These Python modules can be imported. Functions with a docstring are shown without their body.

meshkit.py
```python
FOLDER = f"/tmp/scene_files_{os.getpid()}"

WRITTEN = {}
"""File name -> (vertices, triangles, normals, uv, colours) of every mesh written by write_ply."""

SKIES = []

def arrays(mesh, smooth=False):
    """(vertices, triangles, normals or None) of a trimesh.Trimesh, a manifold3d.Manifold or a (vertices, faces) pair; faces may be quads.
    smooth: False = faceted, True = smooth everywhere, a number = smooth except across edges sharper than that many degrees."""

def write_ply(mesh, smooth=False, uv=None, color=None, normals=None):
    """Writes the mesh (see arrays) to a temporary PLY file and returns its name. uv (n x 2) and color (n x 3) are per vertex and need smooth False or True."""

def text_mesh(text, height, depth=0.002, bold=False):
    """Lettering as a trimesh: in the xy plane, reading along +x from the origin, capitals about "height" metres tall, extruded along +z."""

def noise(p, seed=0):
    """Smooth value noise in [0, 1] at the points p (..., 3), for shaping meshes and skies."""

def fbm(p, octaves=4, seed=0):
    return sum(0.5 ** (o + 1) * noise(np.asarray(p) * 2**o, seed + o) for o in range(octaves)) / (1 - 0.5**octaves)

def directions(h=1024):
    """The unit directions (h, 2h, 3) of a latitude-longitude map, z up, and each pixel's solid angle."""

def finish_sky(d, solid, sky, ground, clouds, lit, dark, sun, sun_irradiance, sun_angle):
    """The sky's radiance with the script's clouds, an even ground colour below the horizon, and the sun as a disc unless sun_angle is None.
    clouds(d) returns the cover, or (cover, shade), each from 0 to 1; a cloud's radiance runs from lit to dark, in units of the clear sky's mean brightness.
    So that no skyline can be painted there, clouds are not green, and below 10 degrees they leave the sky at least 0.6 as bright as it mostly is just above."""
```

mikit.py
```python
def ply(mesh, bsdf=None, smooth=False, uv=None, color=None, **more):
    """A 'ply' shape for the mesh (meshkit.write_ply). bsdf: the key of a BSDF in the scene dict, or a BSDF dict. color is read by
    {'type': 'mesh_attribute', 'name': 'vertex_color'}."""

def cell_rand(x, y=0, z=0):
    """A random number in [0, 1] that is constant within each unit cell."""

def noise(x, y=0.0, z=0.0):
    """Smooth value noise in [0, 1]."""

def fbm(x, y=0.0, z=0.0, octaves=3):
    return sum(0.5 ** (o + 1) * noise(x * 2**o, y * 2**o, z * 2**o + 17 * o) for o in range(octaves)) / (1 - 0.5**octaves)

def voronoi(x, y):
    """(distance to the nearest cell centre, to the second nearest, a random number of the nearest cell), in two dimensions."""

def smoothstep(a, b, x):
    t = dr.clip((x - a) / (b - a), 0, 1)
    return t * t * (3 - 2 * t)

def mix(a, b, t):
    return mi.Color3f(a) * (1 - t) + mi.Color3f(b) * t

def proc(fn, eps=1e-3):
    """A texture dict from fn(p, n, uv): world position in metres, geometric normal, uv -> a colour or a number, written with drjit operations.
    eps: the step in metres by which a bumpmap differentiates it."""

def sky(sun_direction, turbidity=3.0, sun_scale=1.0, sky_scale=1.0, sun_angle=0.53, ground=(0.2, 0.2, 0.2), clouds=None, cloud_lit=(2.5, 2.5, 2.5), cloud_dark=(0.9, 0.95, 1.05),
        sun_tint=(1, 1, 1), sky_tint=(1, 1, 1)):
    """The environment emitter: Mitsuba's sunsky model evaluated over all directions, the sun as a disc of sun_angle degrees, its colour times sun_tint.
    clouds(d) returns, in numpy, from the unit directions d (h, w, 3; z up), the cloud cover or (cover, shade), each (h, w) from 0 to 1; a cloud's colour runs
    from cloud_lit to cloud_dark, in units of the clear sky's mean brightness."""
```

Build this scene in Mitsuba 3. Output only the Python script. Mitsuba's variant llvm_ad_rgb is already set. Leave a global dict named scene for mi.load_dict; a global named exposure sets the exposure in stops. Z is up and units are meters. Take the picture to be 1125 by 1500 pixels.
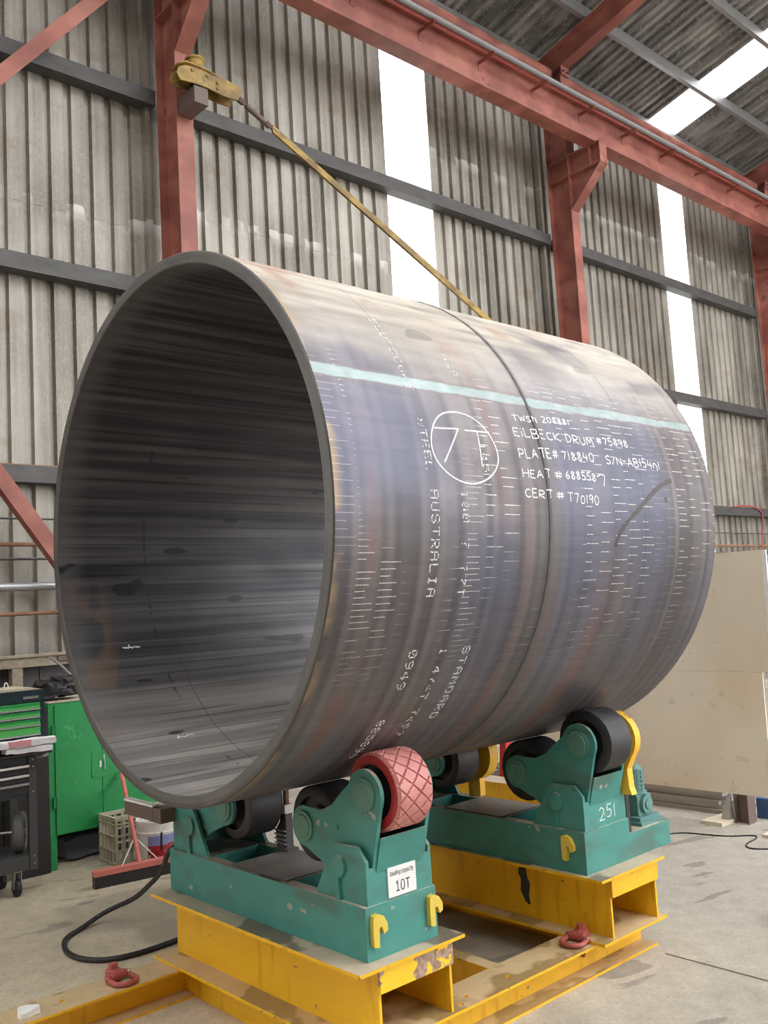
import math, random
import numpy as np, trimesh, manifold3d as mf, shapely.geometry as sg, shapely.ops as so
import drjit as dr
import mitsuba as mi
import mikit, meshkit
from mikit import proc, noise, fbm, voronoi, cell_rand, smoothstep, mix

random.seed(7)
rng = np.random.default_rng(7)
T = mi.ScalarTransform4f
scene, labels = {}, {}

# ------------------------------------------------------------------ camera, sky, exposure
F_PX, YAW, PITCH, ROLL, EYE = 1349.89, 0.8348, 0.1024, 0.0583, 1.596
_f = np.array([math.cos(PITCH) * math.cos(YAW), math.cos(PITCH) * math.sin(YAW), math.sin(PITCH)])
_r = np.array([math.sin(YAW), -math.cos(YAW), 0.0])
_d = np.cross(_f, _r)
_down = -math.sin(ROLL) * _r + math.cos(ROLL) * _d
scene['camera'] = {'type': 'perspective', 'fov': 2 * math.degrees(math.atan(562.5 / F_PX)), 'fov_axis': 'x', 'near_clip': 0.05, 'far_clip': 500.0,
                   'to_world': T().look_at(origin=[0, 0, EYE], target=[float(_f[0]), float(_f[1]), EYE + float(_f[2])], up=[float(-x) for x in _down])}


def clouds(d):
    n = meshkit.fbm(d * 2.5, 4, 3)
    return 0.80 + 0.20 * n, np.clip(0.15 + 0.6 * (n - 0.4), 0, 1)


scene['sky'] = mikit.sky([-0.35, -0.55, 0.75], turbidity=4.0, sun_scale=0.0, sky_scale=1.0, ground=(0.30, 0.29, 0.27), clouds=clouds,
                         cloud_lit=(2.36, 2.3, 2.22), cloud_dark=(1.25, 1.25, 1.30))
exposure = 4.5

# ------------------------------------------------------------------ key sizes (metres; x along the wall, y towards it, z up)
CX, CY, CZ, RO, RI, DL = 1.736, 3.189, 1.948, 1.05, 1.002, 2.278     # the drum
WY = 7.0                                                              # inner face of the wall sheets
COLS = (-1.73, 3.81, 9.37, 14.93)                                     # near side of each column's flange
SLOPE = 0.245
YR = 1.6                                                              # how far in the roof is built (past what the picture shows)

# ------------------------------------------------------------------ materials


def bsdf(name, color, rough=0.5, metal=0.0, spec=0.5, **kw):
    base = proc(color) if callable(color) else {'type': 'rgb', 'value': list(color)}
    r = proc(rough) if callable(rough) else float(rough)
    scene[name] = {'type': 'twosided', 'bsdf': {'type': 'principled', 'base_color': base, 'roughness': r, 'metallic': proc(metal) if callable(metal) else float(metal), 'specular': float(spec), **kw}}


def c_clad(p, n, u):
    k = dr.floor((p.x + 0.6) / 0.712)
    lap = dr.select(p.x < 3.9, 4.95, dr.select(p.x < 6.6, 5.2, 6.75))
    row = dr.select(p.z > lap, 1.0, 0.0)
    peel = smoothstep(0.16, 0.02, lap + 0.08 - p.z) * dr.select(p.z < lap + 0.09, 1.0, 0.0) * smoothstep(0.42, 0.56, fbm(p.x * 7, p.z * 4, 3.0, 3))
    tone = 0.80 + 0.26 * cell_rand(k, row, 3)
    streak = fbm(p.x * 28, p.z * 0.7, 2.0, 3)
    blot = fbm(p.x * 3.0, p.z * 1.6, 5.0, 4)
    speck = smoothstep(0.62, 0.80, noise(p.x * 90, p.z * 55, 1.0))
    col = mix((0.195, 0.18, 0.15), (0.40, 0.378, 0.335), smoothstep(0.2, 0.8, 0.35 * streak + 0.65 * blot))
    col = mix(col, (0.62, 0.61, 0.59), 0.10 * speck)
    rust = smoothstep(0.66, 0.8, fbm(p.x * 2.0 + 7, p.z * 5.0, 9.0, 4))
    col = mix(col, (0.24, 0.17, 0.11), 0.35 * rust)
    return mix(col * tone, (0.60, 0.59, 0.56), 0.65 * peel)


def c_roof(p, n, u):
    k = dr.floor((p.x + 0.3) / 0.76)
    m = fbm(p.x * 8, p.y * 2.5, 1.0, 4)
    col = mix((0.15, 0.148, 0.145), (0.36, 0.35, 0.34), smoothstep(0.25, 0.8, m))
    sp = smoothstep(0.80, 0.9, noise(p.x * 60, p.y * 45, 4.0))
    return mix(col, (0.6, 0.6, 0.6), 0.5 * sp) * (0.75 + 0.4 * cell_rand(k, 2, 9))


def c_oxide(p, n, u):
    m = fbm(p.x * 3.5, p.y * 3.5, p.z * 3.5, 4)
    col = mix((0.235, 0.075, 0.058), (0.355, 0.125, 0.095), smoothstep(0.3, 0.7, m))
    pale = smoothstep(0.60, 0.72, fbm(p.x * 1.3 + 3, p.y * 1.3, p.z * 2.2, 3))
    col = mix(col, (0.46, 0.20, 0.15), 0.45 * pale)
    scuff = smoothstep(0.70, 0.76, fbm(p.x * 9, p.y * 9, p.z * 5 + 4, 3))
    return mix(col, (0.14, 0.07, 0.055), 0.6 * scuff)


def c_floor(p, n, u):
    big = fbm(p.x * 0.55, p.y * 0.55, 0.0, 4)
    fine = fbm(p.x * 14, p.y * 14, 2.0, 3)
    grit = noise(p.x * 110, p.y * 110, 1.0)
    warm = smoothstep(4.6, 2.2, p.x) * smoothstep(1.5, 4.0, p.y + 0.8)
    col = mix(mix((0.27, 0.25, 0.215), (0.41, 0.38, 0.33), big), mix((0.40, 0.345, 0.25), (0.56, 0.49, 0.365), big), warm)
    col = col * (0.82 + 0.22 * fine) * (0.90 + 0.2 * grit)
    stain = smoothstep(0.58, 0.72, fbm(p.x * 1.6 + 5, p.y * 1.6, 8.0, 4))
    col = mix(col, (0.15, 0.135, 0.115), 0.45 * stain)
    scr = smoothstep(0.73, 0.78, fbm(p.x * 3 + p.y * 9, p.y * 2 - p.x * 2, 4.0, 3))
    return mix(col, (0.12, 0.11, 0.10), 0.5 * scr)


def drum_coords(p):
    y, z = p.y - CY, p.z - CZ
    return p.x - CX, dr.atan2(-y, z), dr.sqrt(y * y + z * z)


def c_drum(p, n, uv):
    u, phi, r = drum_coords(p)
    s = phi * RO
    # outside: mill scale in bands round the drum, fine lines along it
    band = noise(u * 13, 0.4, phi * 0.35)
    band2 = noise(u * 34, 3.0, phi * 0.6)
    cloud = fbm(u * 3.0, s * 2.0, 4.0, 4)
    fine = fbm(u * 7, s * 60, 1.0, 3)
    a = mix((0.095, 0.086, 0.094), (0.185, 0.166, 0.170), smoothstep(0.25, 0.8, 0.5 * cloud + 0.5 * band2))
    brown = smoothstep(0.55, 0.85, band) * smoothstep(0.3, 0.6, cloud)
    a = mix(a, (0.205, 0.105, 0.088), 0.70 * brown)
    blue = smoothstep(0.30, 0.70, noise(u * 4.0 + 3, phi * 1.5, 7.0)) * (0.5 + 0.5 * smoothstep(1.15, 1.35, phi) * smoothstep(2.1, 1.8, phi))
    a = mix(a, (0.110, 0.122, 0.190), 0.62 * blue)  # bluish sky reflection painted into the scale colour
    a = a * (0.88 + 0.24 * fine) * (0.80 + 0.1 * noise(u * 2.2, phi * 2.0, 4.0))
    dust_and_light = smoothstep(1.28, 0.70, dr.abs(phi))                     # settled dust, paled further to paint skylight onto the upper side
    a = mix(a, mix((0.64, 0.58, 0.49), (0.30, 0.27, 0.235), fbm(u * 4, s * 26, 6.0, 4)), 0.92 * dust_and_light * smoothstep(0.15, 0.5, fbm(u * 2.5, s * 5, 2.0, 3)))
    rustpatch = smoothstep(0.60, 0.75, fbm(u * 4 + 2, s * 4, 11.0, 4)) * smoothstep(1.5, 0.5, dr.abs(phi))
    a = mix(a, (0.30, 0.165, 0.10), 0.55 * rustpatch)
    edge = smoothstep(0.05, 0.0, u) * smoothstep(0.35, 0.6, fbm(u * 9, s * 8, 3.0, 3))
    a = mix(a, (0.34, 0.24, 0.13), 0.7 * edge)
    # short pale score lines along the drum, in columns
    k = dr.floor(u / 0.098)
    pitch = 0.020 + 0.022 * cell_rand(k, 8, 8)
    row = dr.floor(s / pitch)
    fu, fs = u / 0.098 - k, s / pitch - row
    ext = 0.35 + 0.6 * cell_rand(k, row, 1)
    on = dr.select(cell_rand(k, row, 2) > 0.18, 1.0, 0.0) * dr.select(fu < ext, 1.0, 0.0) * smoothstep(0.0019, 0.0010, dr.abs(fs - 0.5) * pitch)
    where = smoothstep(1.0, 1.2, phi) * smoothstep(2.25, 1.85, phi) * smoothstep(0.30, 0.46, noise(u * 5 + 1, phi * 2.0, 5.0)) * dr.select(cell_rand(k, 5, 5) > 0.25, 1.0, 0.25)
    a = mix(a, (0.60, 0.58, 0.56), 0.75 * on * where)
    # faint roll marks and scratches
    for (uu, ww) in ((0.417, 0.004), (1.69, 0.006), (2.20, 0.004), (2.235, 0.003)):
        a = mix(a, (0.05, 0.05, 0.055), 0.55 * smoothstep(ww, 0.0, dr.abs(u - uu - 0.004 * (noise(phi * 6) - 0.5))))
    weld = smoothstep(0.03, 0.006, dr.abs(u - 1.045))
    a = mix(a, (0.075, 0.075, 0.085), 0.6 * weld)
    scr = smoothstep(0.74, 0.80, fbm(u * 2.0 + s * 9, s * 3 - u * 3, 2.0, 3))
    a = mix(a, (0.07, 0.07, 0.075), 0.35 * scr)
    # stripe of paint sprayed along the drum
    pc = 1.172 + 0.006 * (noise(u * 3.0) - 0.5)
    half = 0.0185 + 0.006 * (noise(u * 9, 2.0) - 0.5)
    dd = dr.abs(phi - pc)
    stripe = smoothstep(half + 0.004, half - 0.004, dd + 0.006 * (fbm(u * 50, s * 60, 1.0, 2) - 0.5)) * smoothstep(2.262, 2.255, u)
    halo = smoothstep(half + 0.020, half, dd)
    a = mix(a, (0.13, 0.105, 0.10), 0.5 * halo)
    a = mix(a, mix((0.17, 0.235, 0.23), (0.28, 0.34, 0.335), fbm(u * 20, s * 50, 3.0, 3)), 0.92 * stripe)
    # inside: streaks along the drum
    si = phi * RI
    st = fbm(u * 0.8, si * 17, 3.0, 4)
    st2 = noise(u * 1.5, si * 55, 8.0)
    st3 = noise(u * 0.7, si * 30, 1.0)
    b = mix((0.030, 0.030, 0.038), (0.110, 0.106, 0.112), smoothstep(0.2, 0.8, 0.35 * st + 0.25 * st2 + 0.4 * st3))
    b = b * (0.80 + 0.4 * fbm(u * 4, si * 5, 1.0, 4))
    line = smoothstep(0.0035, 0.001, dr.abs(si / 0.17 - dr.round(si / 0.17) + 0.5 * (noise(dr.round(si / 0.17) * 7.1) - 0.5)) * 0.17)
    b = mix(b, (0.03, 0.03, 0.032), 0.8 * line * smoothstep(0.35, 0.55, noise(u * 1.5, dr.round(si / 0.17) * 3.3)))
    fl = si / 0.047 + 0.35 * noise(si * 9.0)
    fine_line = smoothstep(0.16, 0.04, dr.abs(fl - dr.round(fl))) * smoothstep(0.25, 0.6, noise(u * 2.0, dr.round(fl) * 5.7))
    low = smoothstep(2.05, 2.75, dr.abs(phi)) * (0.45 + 0.55 * smoothstep(0.3, 0.65, fbm(u * 1.2, si * 20, 9.0, 3)))     # grey mill dust, paled further to paint light into the bottom
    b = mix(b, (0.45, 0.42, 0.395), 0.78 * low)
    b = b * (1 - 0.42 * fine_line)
    lip = smoothstep(0.16, 0.02, u)
    b = mix(b, (0.17, 0.165, 0.17), 0.5 * lip)
    seam = smoothstep(0.010, 0.002, dr.abs(u - 0.44 - 0.006 * (noise(si * 90) - 0.5))) * smoothstep(0.45, 0.6, noise(si * 130, 2.0)) * smoothstep(0.35, 0.55, noise(si * 8, 5.0)) * dr.select(phi < -1.0, 1.0, 0.0)
    b = mix(b, (0.02, 0.02, 0.028), 0.7 * seam)
    ring = smoothstep(0.004, 0.001, dr.abs(u - 0.53)) * dr.select(phi < -1.9, 1.0, 0.0)
    b = mix(b, (0.045, 0.043, 0.045), 0.6 * ring)
    oil = smoothstep(0.745, 0.775, fbm(u * 3.2, si * 12, 6.0, 3)) * dr.select(phi < -1.2, 1.0, 0.0)
    b = mix(b, (0.018, 0.018, 0.022), 0.8 * oil)
    rust = smoothstep(0.14, 0.04, dr.abs(u - 0.12 - 0.04 * (phi + 2.0))) * smoothstep(-1.6, -1.85, phi) * smoothstep(-2.75, -2.3, phi) * smoothstep(0.40, 0.62, fbm(u * 9, si * 5, 2.0, 4))
    b = mix(b, (0.25, 0.145, 0.085), 0.36 * rust)
    # rim
    c = mix((0.075, 0.072, 0.07), (0.12, 0.115, 0.11), fbm(p.y * 7, p.z * 7, 2.0, 3))
    c = c * (0.85 + 0.3 * fbm(phi * 8, r * 160, 1.0, 2))
    isrim = dr.abs(n.x) > 0.5
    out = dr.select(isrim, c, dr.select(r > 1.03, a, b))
    return out


def r_drum(p, n, uv):
    u, phi, r = drum_coords(p)
    return 0.33 + 0.22 * fbm(u * 4, phi * 6, 2.0, 3) + 0.15 * smoothstep(1.0, 0.3, dr.abs(phi))


def m_drum(p, n, uv):
    u, phi, r = drum_coords(p)
    inside = 0.30 * smoothstep(2.6, 1.9, dr.abs(phi))
    outside = 0.10 + 0.38 * smoothstep(0.5, 1.2, dr.abs(phi))
    return dr.select(r > 1.03, outside, inside)


def dust_on(col, p, n, amount, seed=0.0):
    """Settled dust and oily dirt on surfaces that face up."""
    k = smoothstep(0.6, 0.9, n.z) * amount
    d = mix((0.32, 0.265, 0.20), (0.46, 0.39, 0.30), fbm(p.x * 11, p.y * 11, seed, 4))
    oil = smoothstep(0.52, 0.60, fbm(p.x * 4.5 + 3, p.y * 4.5, 5.0 + seed, 4))
    d = mix(d, (0.07, 0.066, 0.06), 0.8 * oil)
    return mix(col, d, k)


def c_teal(p, n, u):
    m = fbm(p.x * 7, p.y * 7, p.z * 7, 4)
    col = mix((0.034, 0.185, 0.158), (0.060, 0.265, 0.228), m)
    grime = smoothstep(0.48, 0.74, fbm(p.x * 5 + 2, p.y * 5, p.z * 9, 5))
    col = mix(col, (0.075, 0.085, 0.068), 0.55 * grime)
    chip = smoothstep(0.735, 0.755, fbm(p.x * 22, p.y * 22, p.z * 16, 4))
    col = mix(col, (0.34, 0.31, 0.27), 0.8 * chip)
    return dust_on(col, p, n, 0.9, 2.0)


def c_yellow(p, n, u):
    m = fbm(p.x * 4, p.y * 4, p.z * 4, 3)
    col = mix((0.66, 0.36, 0.006), (0.80, 0.47, 0.012), m)
    drip = smoothstep(0.58, 0.75, fbm(p.x * 26, p.y * 26, p.z * 3, 3))
    col = mix(col, (0.50, 0.25, 0.01), 0.45 * drip)
    chip = smoothstep(0.74, 0.77, fbm(p.x * 24, p.y * 24, p.z * 24, 5))
    col = mix(col, (0.20, 0.11, 0.05), 0.8 * chip)
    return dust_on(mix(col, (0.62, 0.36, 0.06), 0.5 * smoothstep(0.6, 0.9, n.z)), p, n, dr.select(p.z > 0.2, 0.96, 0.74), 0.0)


def c_chipped(p, n, u):
    col = mix((0.78, 0.47, 0.012), (0.86, 0.56, 0.02), fbm(p.x * 6, p.y * 6, p.z * 6, 2))
    chip = smoothstep(0.56, 0.60, fbm(p.x * 14 + 1, p.y * 14, p.z * 14, 4) + 0.16 * smoothstep(0.09, 0.0, dr.abs(p.x - 2.305)))
    return dust_on(mix(col, mix((0.24, 0.13, 0.08), (0.40, 0.30, 0.22), noise(p.x * 90, p.z * 90)), chip), p, n, 0.9)


def c_dark(p, n, u):
    m = fbm(p.x * 6, p.y * 12, p.z * 12, 3)
    col = mix((0.050, 0.050, 0.050), (0.098, 0.096, 0.094), m)
    col = mix(col, (0.30, 0.15, 0.07), 0.8 * smoothstep(2.808, 2.814, p.z) * smoothstep(2.83, 2.82, p.z) * dr.select(p.y > 6.8, 1.0, 0.0))
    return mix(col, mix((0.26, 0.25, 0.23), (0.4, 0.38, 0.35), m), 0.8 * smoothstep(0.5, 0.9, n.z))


def c_jib(p, n, u):
    m = fbm(p.x * 9, p.y * 9, p.z * 9, 4)
    col = mix((0.17, 0.105, 0.022), (0.36, 0.235, 0.05), smoothstep(0.3, 0.7, m))
    return mix(col, (0.15, 0.10, 0.06), 0.6 * smoothstep(0.62, 0.7, fbm(p.x * 14, p.y * 14, p.z * 14 + 3, 3)))


def c_green(p, n, u):
    m = fbm(p.x * 5, p.y * 5, p.z * 3, 3)
    col = mix((0.012, 0.20, 0.055), (0.022, 0.30, 0.085), m)
    scratch = smoothstep(0.76, 0.80, fbm(p.x * 30 + p.z * 9, p.z * 26, 3.0, 3))
    return mix(col, (0.10, 0.36, 0.18), 0.4 * scratch)


def c_plate(p, n, u):
    m = fbm(p.y * 1.8, p.z * 1.8, p.x, 4)
    col = mix((0.60, 0.53, 0.42), (0.73, 0.66, 0.55), m)
    stain = smoothstep(0.55, 0.8, fbm(p.y * 1.6 + 9, p.z * 1.1, 2.0, 3))
    col = mix(col, (0.62, 0.48, 0.29), 0.45 * stain)
    return mix(col, (0.42, 0.37, 0.30), 0.35 * smoothstep(0.76, 0.80, fbm(p.y * 14, p.z * 14, 3.0, 3)))


def c_timber(p, n, u):
    g = fbm(p.x * 3 + p.y * 3, p.z * 40, (p.y - p.x) * 20, 3)
    return mix((0.20, 0.165, 0.12), (0.36, 0.31, 0.235), g)


def c_bucket(p, n, u):
    lab = smoothstep(0.062, 0.068, p.z) * smoothstep(0.208, 0.202, p.z)
    d = p.z + 0.03 * (noise(p.x * 20) - 0.5)
    L = mix((0.36, 0.025, 0.03), (0.22, 0.24, 0.48), smoothstep(0.135, 0.140, d))
    L = mix(L, (0.62, 0.62, 0.66), smoothstep(0.68, 0.75, fbm(p.x * 30, p.y * 30, p.z * 40, 3)))
    w = mix((0.62, 0.61, 0.58), (0.74, 0.73, 0.70), fbm(p.x * 12, p.y * 12, p.z * 12, 3))
    col = mix(w, L, lab * dr.select(p.x > 2.905, 1.0, 0.0))
    drip = smoothstep(0.010, 0.005, dr.abs(p.x - 2.975)) * smoothstep(0.10, 0.12, p.z) * smoothstep(0.235, 0.22, p.z)
    return mix(col, (0.02, 0.02, 0.02), drip)


def c_rust(p, n, u):
    return mix((0.15, 0.075, 0.045), (0.33, 0.17, 0.095), fbm(p.x * 12, p.y * 12, p.z * 30, 3))


def c_rubber(p, n, u):
    return mix((0.010, 0.010, 0.013), (0.028, 0.027, 0.031), fbm(p.x * 18, p.y * 25, p.z * 25, 3))


def c_tread(p, n, u):
    return mix((0.56, 0.25, 0.23), (0.43, 0.14, 0.125), fbm(p.x * 30, p.y * 22, p.z * 22, 3))


bsdf('m_clad', c_clad, 0.48, 0.25)
bsdf('m_roof', c_roof, 0.5, 0.2)
bsdf('m_oxide', c_oxide, 0.55)
bsdf('m_floor', c_floor, 0.72)
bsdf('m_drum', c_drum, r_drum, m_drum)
bsdf('m_teal', c_teal, 0.42)
bsdf('m_yellow', c_yellow, 0.42)
bsdf('m_chipped', c_chipped, 0.5)
bsdf('m_dark', c_dark, 0.55, 0.2)
bsdf('m_jib', c_jib, 0.5)
bsdf('m_green', c_green, 0.35)
bsdf('m_plate', c_plate, 0.6, 0.0)
bsdf('m_timber', c_timber, 0.8)
bsdf('m_bucket', c_bucket, 0.35)
bsdf('m_rust', c_rust, 0.7)
bsdf('m_rubber', c_rubber, 0.5)
bsdf('m_tread', c_tread, 0.5)
bsdf('m_chalk', (0.72, 0.72, 0.71), 0.9)
bsdf('m_ink', (0.03, 0.03, 0.03), 0.6)
bsdf('m_white', (0.70, 0.70, 0.69), 0.45)
bsdf('m_red', (0.36, 0.022, 0.025), 0.45)
bsdf('m_groove', (0.11, 0.05, 0.05), 0.7)
bsdf('m_black', (0.018, 0.018, 0.02), 0.4)
bsdf('m_navy', (0.012, 0.028, 0.034), 0.32)
bsdf('m_lime', (0.075, 0.40, 0.085), 0.35)
bsdf('m_post', (0.045, 0.045, 0.048), 0.5)
bsdf('m_tyre', (0.10, 0.098, 0.09), 0.7)
bsdf('m_scrape', (0.040, 0.030, 0.030), 0.45)
bsdf('m_chrome', (0.75, 0.75, 0.76), 0.25, 1.0)
bsdf('m_galv', (0.40, 0.41, 0.42), 0.4, 0.6)
bsdf('m_brown', (0.125, 0.085, 0.075), 0.5)
bsdf('m_coral', (0.56, 0.16, 0.135), 0.4)
bsdf('m_lifting', (0.34, 0.075, 0.065), 0.45)
bsdf('m_hookyellow', (0.60, 0.45, 0.06), 0.5)
bsdf('m_hubteal', (0.085, 0.21, 0.165), 0.45)
bsdf('m_guard', (0.80, 0.45, 0.03), 0.45)
bsdf('m_motor', (0.085, 0.20, 0.19), 0.5)
bsdf('m_pale', (0.58, 0.52, 0.40), 0.7)
bsdf('m_steelgrey', (0.30, 0.275, 0.245), 0.5)
bsdf('m_crate', (0.40, 0.36, 0.27), 0.6)
bsdf('m_paper', (0.66, 0.64, 0.68), 0.7)
bsdf('m_pink', (0.56, 0.25, 0.28), 0.7)
bsdf('m_sack', (0.10, 0.11, 0.15), 0.8)
bsdf('m_blue', (0.045, 0.09, 0.22), 0.5)
bsdf('m_grey', (0.22, 0.22, 0.225), 0.5)
bsdf('m_lightgreen', (0.16, 0.42, 0.25), 0.5)
scene['m_skylight'] = {'type': 'principledthin', 'base_color': {'type': 'rgb', 'value': [0.93, 0.94, 0.94]}, 'roughness': 0.6, 'diff_trans': 1.5, 'spec_trans': 0.0, 'eta': 1.3}

# ------------------------------------------------------------------ mesh helpers
cat = trimesh.util.concatenate


def bx(x0, x1, y0, y1, z0, z1, b=0.0):
    if b <= 0:
        m = trimesh.creation.box((x1 - x0, y1 - y0, z1 - z0))
        m.apply_translation(((x0 + x1) / 2, (y0 + y1) / 2, (z0 + z1) / 2))
        return m
    P = []
    for X, sx in ((x0, 1), (x1, -1)):
        for Y, sy in ((y0, 1), (y1, -1)):
            for Z, sz in ((z0, 1), (z1, -1)):
                P += [(X + sx * b, Y, Z), (X, Y + sy * b, Z), (X, Y, Z + sz * b)]
    return trimesh.convex.convex_hull(np.array(P))


def tube(pts, r, n=10, closed=False, caps=True):
    p = np.asarray(pts, float)
    N = len(p)
    t = np.roll(p, -1, 0) - np.roll(p, 1, 0) if closed else np.gradient(p, axis=0)
    t /= np.linalg.norm(t, axis=1, keepdims=True)
    a = np.cross(t[0], [0, 0, 1.0] if abs(t[0][2]) < 0.9 else [1.0, 0, 0])
    A = []
    for i in range(N):
        a = a - t[i] * (a @ t[i])
        a /= np.linalg.norm(a)
        A.append(a)
    A = np.array(A)
    B = np.cross(t, A)
    ang = np.arange(n) * 2 * np.pi / n
    rr = np.broadcast_to(r, (N,))[:, None, None]
    v = p[:, None] + rr * (np.cos(ang)[None, :, None] * A[:, None] + np.sin(ang)[None, :, None] * B[:, None])
    f = []
    M = N if closed else N - 1
    for i in range(M):
        for j in range(n):
            k, i2 = (j + 1) % n, (i + 1) % N
            f += [(i * n + j, i * n + k, i2 * n + k), (i * n + j, i2 * n + k, i2 * n + j)]
    v = v.reshape(-1, 3)
    if not closed and caps:
        v = np.vstack([v, p[0], p[-1]])
        c0, c1 = N * n, N * n + 1
        for j in range(n):
            k = (j + 1) % n
            f += [(c0, k, j), (c1, (N - 1) * n + j, (N - 1) * n + k)]
    return trimesh.Trimesh(v, f, process=False)


def cyl(p0, p1, r, n=24, b=0.0):
    """A round bar from p0 to p1; b chamfers its ends."""
    p0, p1 = np.asarray(p0, float), np.asarray(p1, float)
    d = (p1 - p0) / np.linalg.norm(p1 - p0)
    if b > 0:
        return tube([p0, p0 + d * b, p0 + d * b * 1.001, p1 - d * b * 1.001, p1 - d * b, p1], [r - b, r, r, r, r, r - b], n)
    return tube([p0, p1], r, n)


def smooth_path(pts, per=8):
    from scipy.interpolate import CubicSpline
    p = np.asarray(pts, float)
    s = np.r_[0, np.cumsum(np.linalg.norm(np.diff(p, axis=0), axis=1))]
    return CubicSpline(s, p)(np.linspace(0, s[-1], per * (len(p) - 1) + 1))


def lathe(prof, axis_origin, axis='x', n=48):
    """Turn the closed profile [(along, radius), ...] about an axis."""
    q = np.asarray(prof, float)
    K = len(q)
    ang = np.arange(n) * 2 * np.pi / n
    al, rd = np.broadcast_to(q[:, 0], (n, K)), np.broadcast_to(q[:, 1], (n, K))
    c, s = np.cos(ang)[:, None] * rd, np.sin(ang)[:, None] * rd
    v = {'x': np.stack([al, c, s], -1), 'z': np.stack([c, s, al], -1), 'y': np.stack([s, al, c], -1)}[axis].reshape(-1, 3) + np.asarray(axis_origin, float)
    f = []
    for i in range(n):
        i2 = (i + 1) % n
        for k in range(K):
            k2 = (k + 1) % K
            f += [(i * K + k, i2 * K + k, i2 * K + k2), (i * K + k, i2 * K + k2, i * K + k2)]
    m = trimesh.Trimesh(v, f, process=False)
    m.merge_vertices()
    m.update_faces(m.nondegenerate_faces())
    if m.volume < 0:
        m.invert()
    return m


def prism(poly, h0, h1, axis='x'):
    """Extrude a polygon: axis x takes (y, z) points, axis y takes (x, z), axis z takes (x, y)."""
    g = poly if hasattr(poly, 'geom_type') else sg.Polygon(poly)
    ms = []
    for q in getattr(g, 'geoms', [g]):
        m = trimesh.creation.extrude_polygon(q, h1 - h0, engine='earcut')
        v = m.vertices.copy()
        a, b, h = v[:, 0], v[:, 1], v[:, 2] + h0
        w = {'x': np.stack([h, a, b], -1), 'y': np.stack([a, h, b], -1), 'z': np.stack([a, b, h], -1)}[axis]
        m = trimesh.Trimesh(w, m.faces, process=False)
        if m.volume < 0:
            m.invert()
        ms.append(m)
    return cat(ms)


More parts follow.
